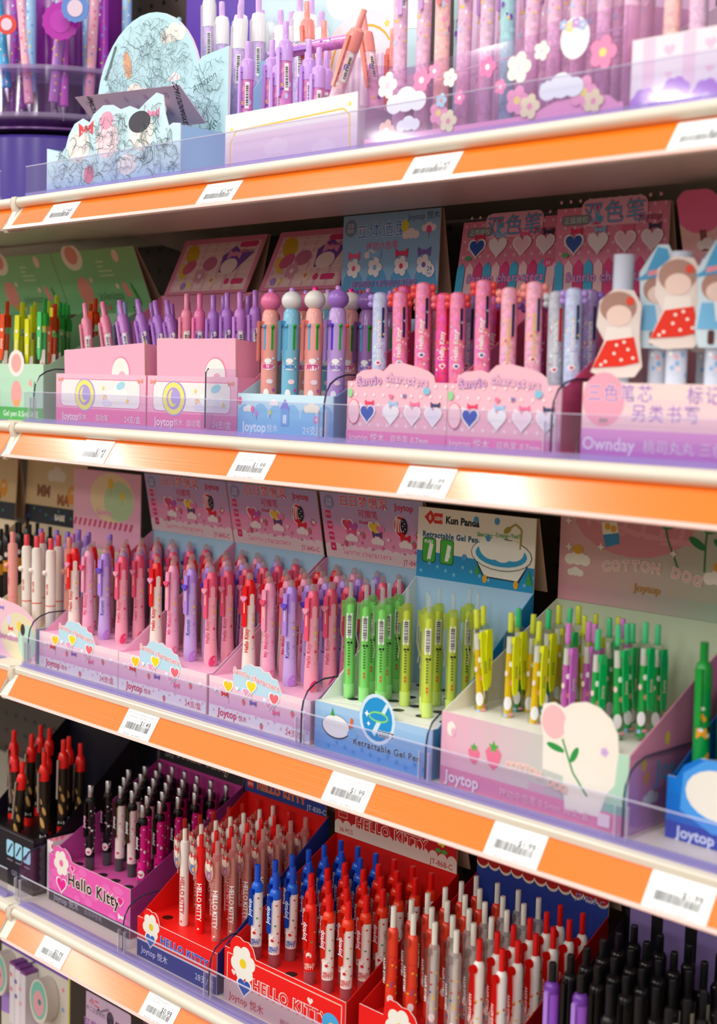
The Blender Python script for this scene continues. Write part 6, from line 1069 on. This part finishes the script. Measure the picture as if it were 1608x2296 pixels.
m = MB(); m.prism([(-16.9, 0), (16.9, 0), (16.9, 10.4), (8, 10.2), (7.6, 9.4), (-16.9, 8.2)], 0, .14, C('#f6e8f6', 'c'), 'xz'); P = Pan(m, (0, 0, 0), (1, 0, 0), (0, 0, 1), (0, -1, 0)); P.clip = (-16.9, 16.9, 0, 10.2); flowerfront(P, 16.9, 9); part('front_panel', m, t, 'clear front with flower prints')
m = MB(); m.prism([(.16, 0), (16, 0), (16, 12), (.16, 9.6)], -16.9, -16.7, C('#f4e4f4', 'c'), 'yz'); part('side_panel', m, t); m = MB(); m.prism([(.16, 0), (16, 0), (16, 13), (.16, 10.4)], 16.7, 16.9, C('#f4d4ec', 't'), 'yz'); part('side_panel', m, t)
m = MB(); m.box(-16.6, 16.6, .2, 16, .02, .15, C('#f0a8d0')); m.box(-16.6, 16.6, 15.8, 16, .1, 30, C('#e6c6e4')); part('back_panel', m, t, 'lilac pink backing')
m = MB(); 
for r in range(2): m.prism([(-16.5, 7.0+r*1.2), (16.5, 9.0+r*1.2), (16.5, 9.2+r*1.2), (-16.5, 7.2+r*1.2)], 2.0+r*5.6, 2.3+r*5.6, C('#f8ecf8', 't'), 'xz')
part('pen_rail', m, t, 'clear stepped pen rail')
FK = ['l_holo', 'l_holo', 'l_holopink', 'l_holo', 'l_holo', 'l_mint', 'l_holo', 'l_holo', 'l_holo', 'l_holo', 'l_holo', 'l_holo', 'l_holo', 'l_holo', 'l_holopink']
for r, (y, off) in enumerate(((113.6, 0), (119.4, .6))):
    for c in range(11 if r == 0 else 10):
        kk = FK[(c+r*4) % len(FK)]; put(kk, -106.8+off+3.0*c+random.uniform(-.2, .2), y, ZS[0]+.17, f'{KINDS[kk][1]}, {nth(c+1)} from left in {("front", "back")[r]} row of the clear flower box', 'holographic pens in the clear flower box', random.uniform(-1, 1), random.uniform(-30, 30))
# white box with purple petals
def petalfront(P, h, hf):
    P.rect(-h, h, 0, hf, '#f2e6ee')
    for i in range(4): P.rect(-h+1.2+i*4.2, -h+2.5+i*4.2, 0, hf-.1, '#f2cfe4'); P.heart(-h+4.0+i*4.2, hf-1.4, .6, '#f3c4de'); P.heart(-h+4.0+i*4.2, hf-3.6, .4, '#f3c4de')
    P.rect(-h, h, 0, .9, '#c088e0')
    for i in range(6): P.flower(-h+1.6+i*3.2, .9+(i % 2)*.6, 1.7, '#b97ade', '#e2b8ec', 8)
    P.flower(1.2, 5.0, .9, '#8a78e0', '#6a58c8')
box('white card box with pink stripes and purple petals, top right', -74.2, -52, 110, 16, 0, 7.0, 14, '#f2e6ee', '#eed8e8', '#e8d0e4', petalfront, None, None, None, None, 3)
for r, (y, n) in enumerate(((113.4, 4), (118.4, 5))):
    for c in range(n):
        kk = ('l_coral', 'l_holo', 'l_mint', 'l_holopink')[(c+r) % 4]; kk = kk if kk != 'l_coral' else 'l_holopink'
        put(kk, -72.4+3.0*c, y, ZS[0]+.17, f'{KINDS[kk][1]}, {nth(c+1)} from left in {("front", "back")[r]} row, white petal box', 'blurred pens in the white petal box', random.uniform(-1.5, 1.5), random.uniform(-20, 20))

# ============================================================ BELOW THE LOWEST FULL SHELF: hanging packs
def pack(x, y, z, w_, h_, lab, col, fn, cat='hanging pack', grp='hanging stationery packs'):
    t = empty('hanging_pack', (x, y, z), lab, cat, grp); m = MB(); m.prism(rrp(-w_/2, w_/2, -h_, 0, .6), 0, .12, C(col), 'xz'); P = Pan(m, (0, 0, 0), (1, 0, 0), (0, 0, 1), (0, -1, 0)); P.clip = (-w_/2, w_/2, -h_, 0); fn(P); part('backing_card', m, t)
    k = MB(); k.tube([(0, 34-(y-118)*1, -1.0), (0, -1.2, -1.0), (0, -1.7, -.5)], .16, C('#c8c8cc', 'm')); part('peg_hook', k, t, 'steel peg hook'); return t
def er1(P): P.rect(-40, 40, -30, 0, '#d9d2c6'); P.rect(-40, 40, -1.0, 0, '#7a5cb0'); P.rect(9.6, 10, -30, 0, '#d8cc50'); [P.star(8.2, -3-i*3.2, .55, ('#e87898', '#7aa8e0', '#a078d0')[i % 3]) for i in range(4)]; P.ell(-9.4, -8.2, 5.2, 4.4, '#a884d0'); P.ell(-1.6, -10.4, 3.6, 2.6, '#9a78c8'); [P.star(-10+i*2.6, -5.6-(i % 2)*2, .4, '#e8dcf4', 4) for i in range(4)]
t = pack(-186, 118, -92.6, 20, 22, 'beige eraser pack with round bubbles and purple header, bottom left', '#d9d2c6', er1)
for i, (u, v) in enumerate(((-7.4, -4.6), (4.6, -5.2))):
    b = MB(); b.prism(ellp(u, v-.2, 2.6, 3.6, 24), -2.2, -.1, C('#e0d4cc'), 'xz'); Q = Pan(b, (0, -2.2, 0), (1, 0, 0), (0, 0, 1), (0, -1, 0)); Q.ell(u, v, 2.2, 3.1, '#7cc4b0'); Q.ell(u, v-.5, 1.5, 2.1, '#e8a4b0'); Q.ell(u+.3, v-.2, .45, .5, '#3a8a8c'); part('round_eraser', b, t, 'round eraser with teal and pink print')
b = MB()
for i in range(3): b.box(-3.6+i*1.6, -2.1+i*1.6, -2.4, -.1, -11.5, -1.8-.25*i, C(('#e4dce4', '#ece4ea', '#e4dce4')[i])); b.box(-3.6+i*1.6, -2.1+i*1.6, -2.42, -.08, -1.8-.25*i, -1.3-.25*i, C('#8a4c98'))
Q = Pan(b, (0, -2.4, 0), (1, 0, 0), (0, 0, 1), (0, -1, 0))
for i in range(10): Q.ell(-3.2+(i*1.37 % 4), -3.4-i*.8, .4, .4, ('#e88ca0', '#6c70b8', '#e8a4b8')[i % 3]); Q.d -= .003
Q.txt('SD', -1.6, -4.0, 1.1, '#2c2c50', None, .03); Q.txt('BB', -.0, -4.4, .9, '#2c2c50', None, .03); part('stick_erasers', b, t, 'three white printed sticks with purple ends')
def er0(P): P.rect(-40, 40, -30, 0, '#c8c2b8'); P.rect(-40, 40, -1, 0, '#7a5cb0'); [P.ell(6, -3-i*3, 1.2, 1.0, '#c87888') for i in range(4)]
pack(-208, 118.4, -92.2, 20, 22, 'beige pack cut off by the left edge of the picture', '#c8c2b8', er0)
def kcard(P): P.rect(-40, 40, -30, 0, '#cdb0cc'); P.txt('中二正版授权', -3.0, -2.4, .8, '#4a3450'); P.txt('小二', -3.4, -1.2, 1.2, '#d8303c', None, .04); P.ell(.6, -2.4, .9, 1.2, '#5a4660'); P.txt('KUROMI', 3.2, -2.8, 1.7, '#3c2c40', None, .05); P.txt('可爱文具', -2.6, -4.8, 1.6, '#a060a8', '#ecd8ec', .04)
pack(-158.2, 112.6, -89.2, 11, 14, 'mauve rounded blister card with dark lettering, bottom left', '#cdb0cc', kcard)
pack(-149.0, 116.5, -88.6, 12, 14, 'dim mauve blister card just right of and behind the lettered one', '#a88cae', lambda P: (P.rect(-40, 40, -30, 0, '#a88cae'), P.txt('KUROMI', 1, -2.6, 1.7, '#3c2c40', None, .05)))
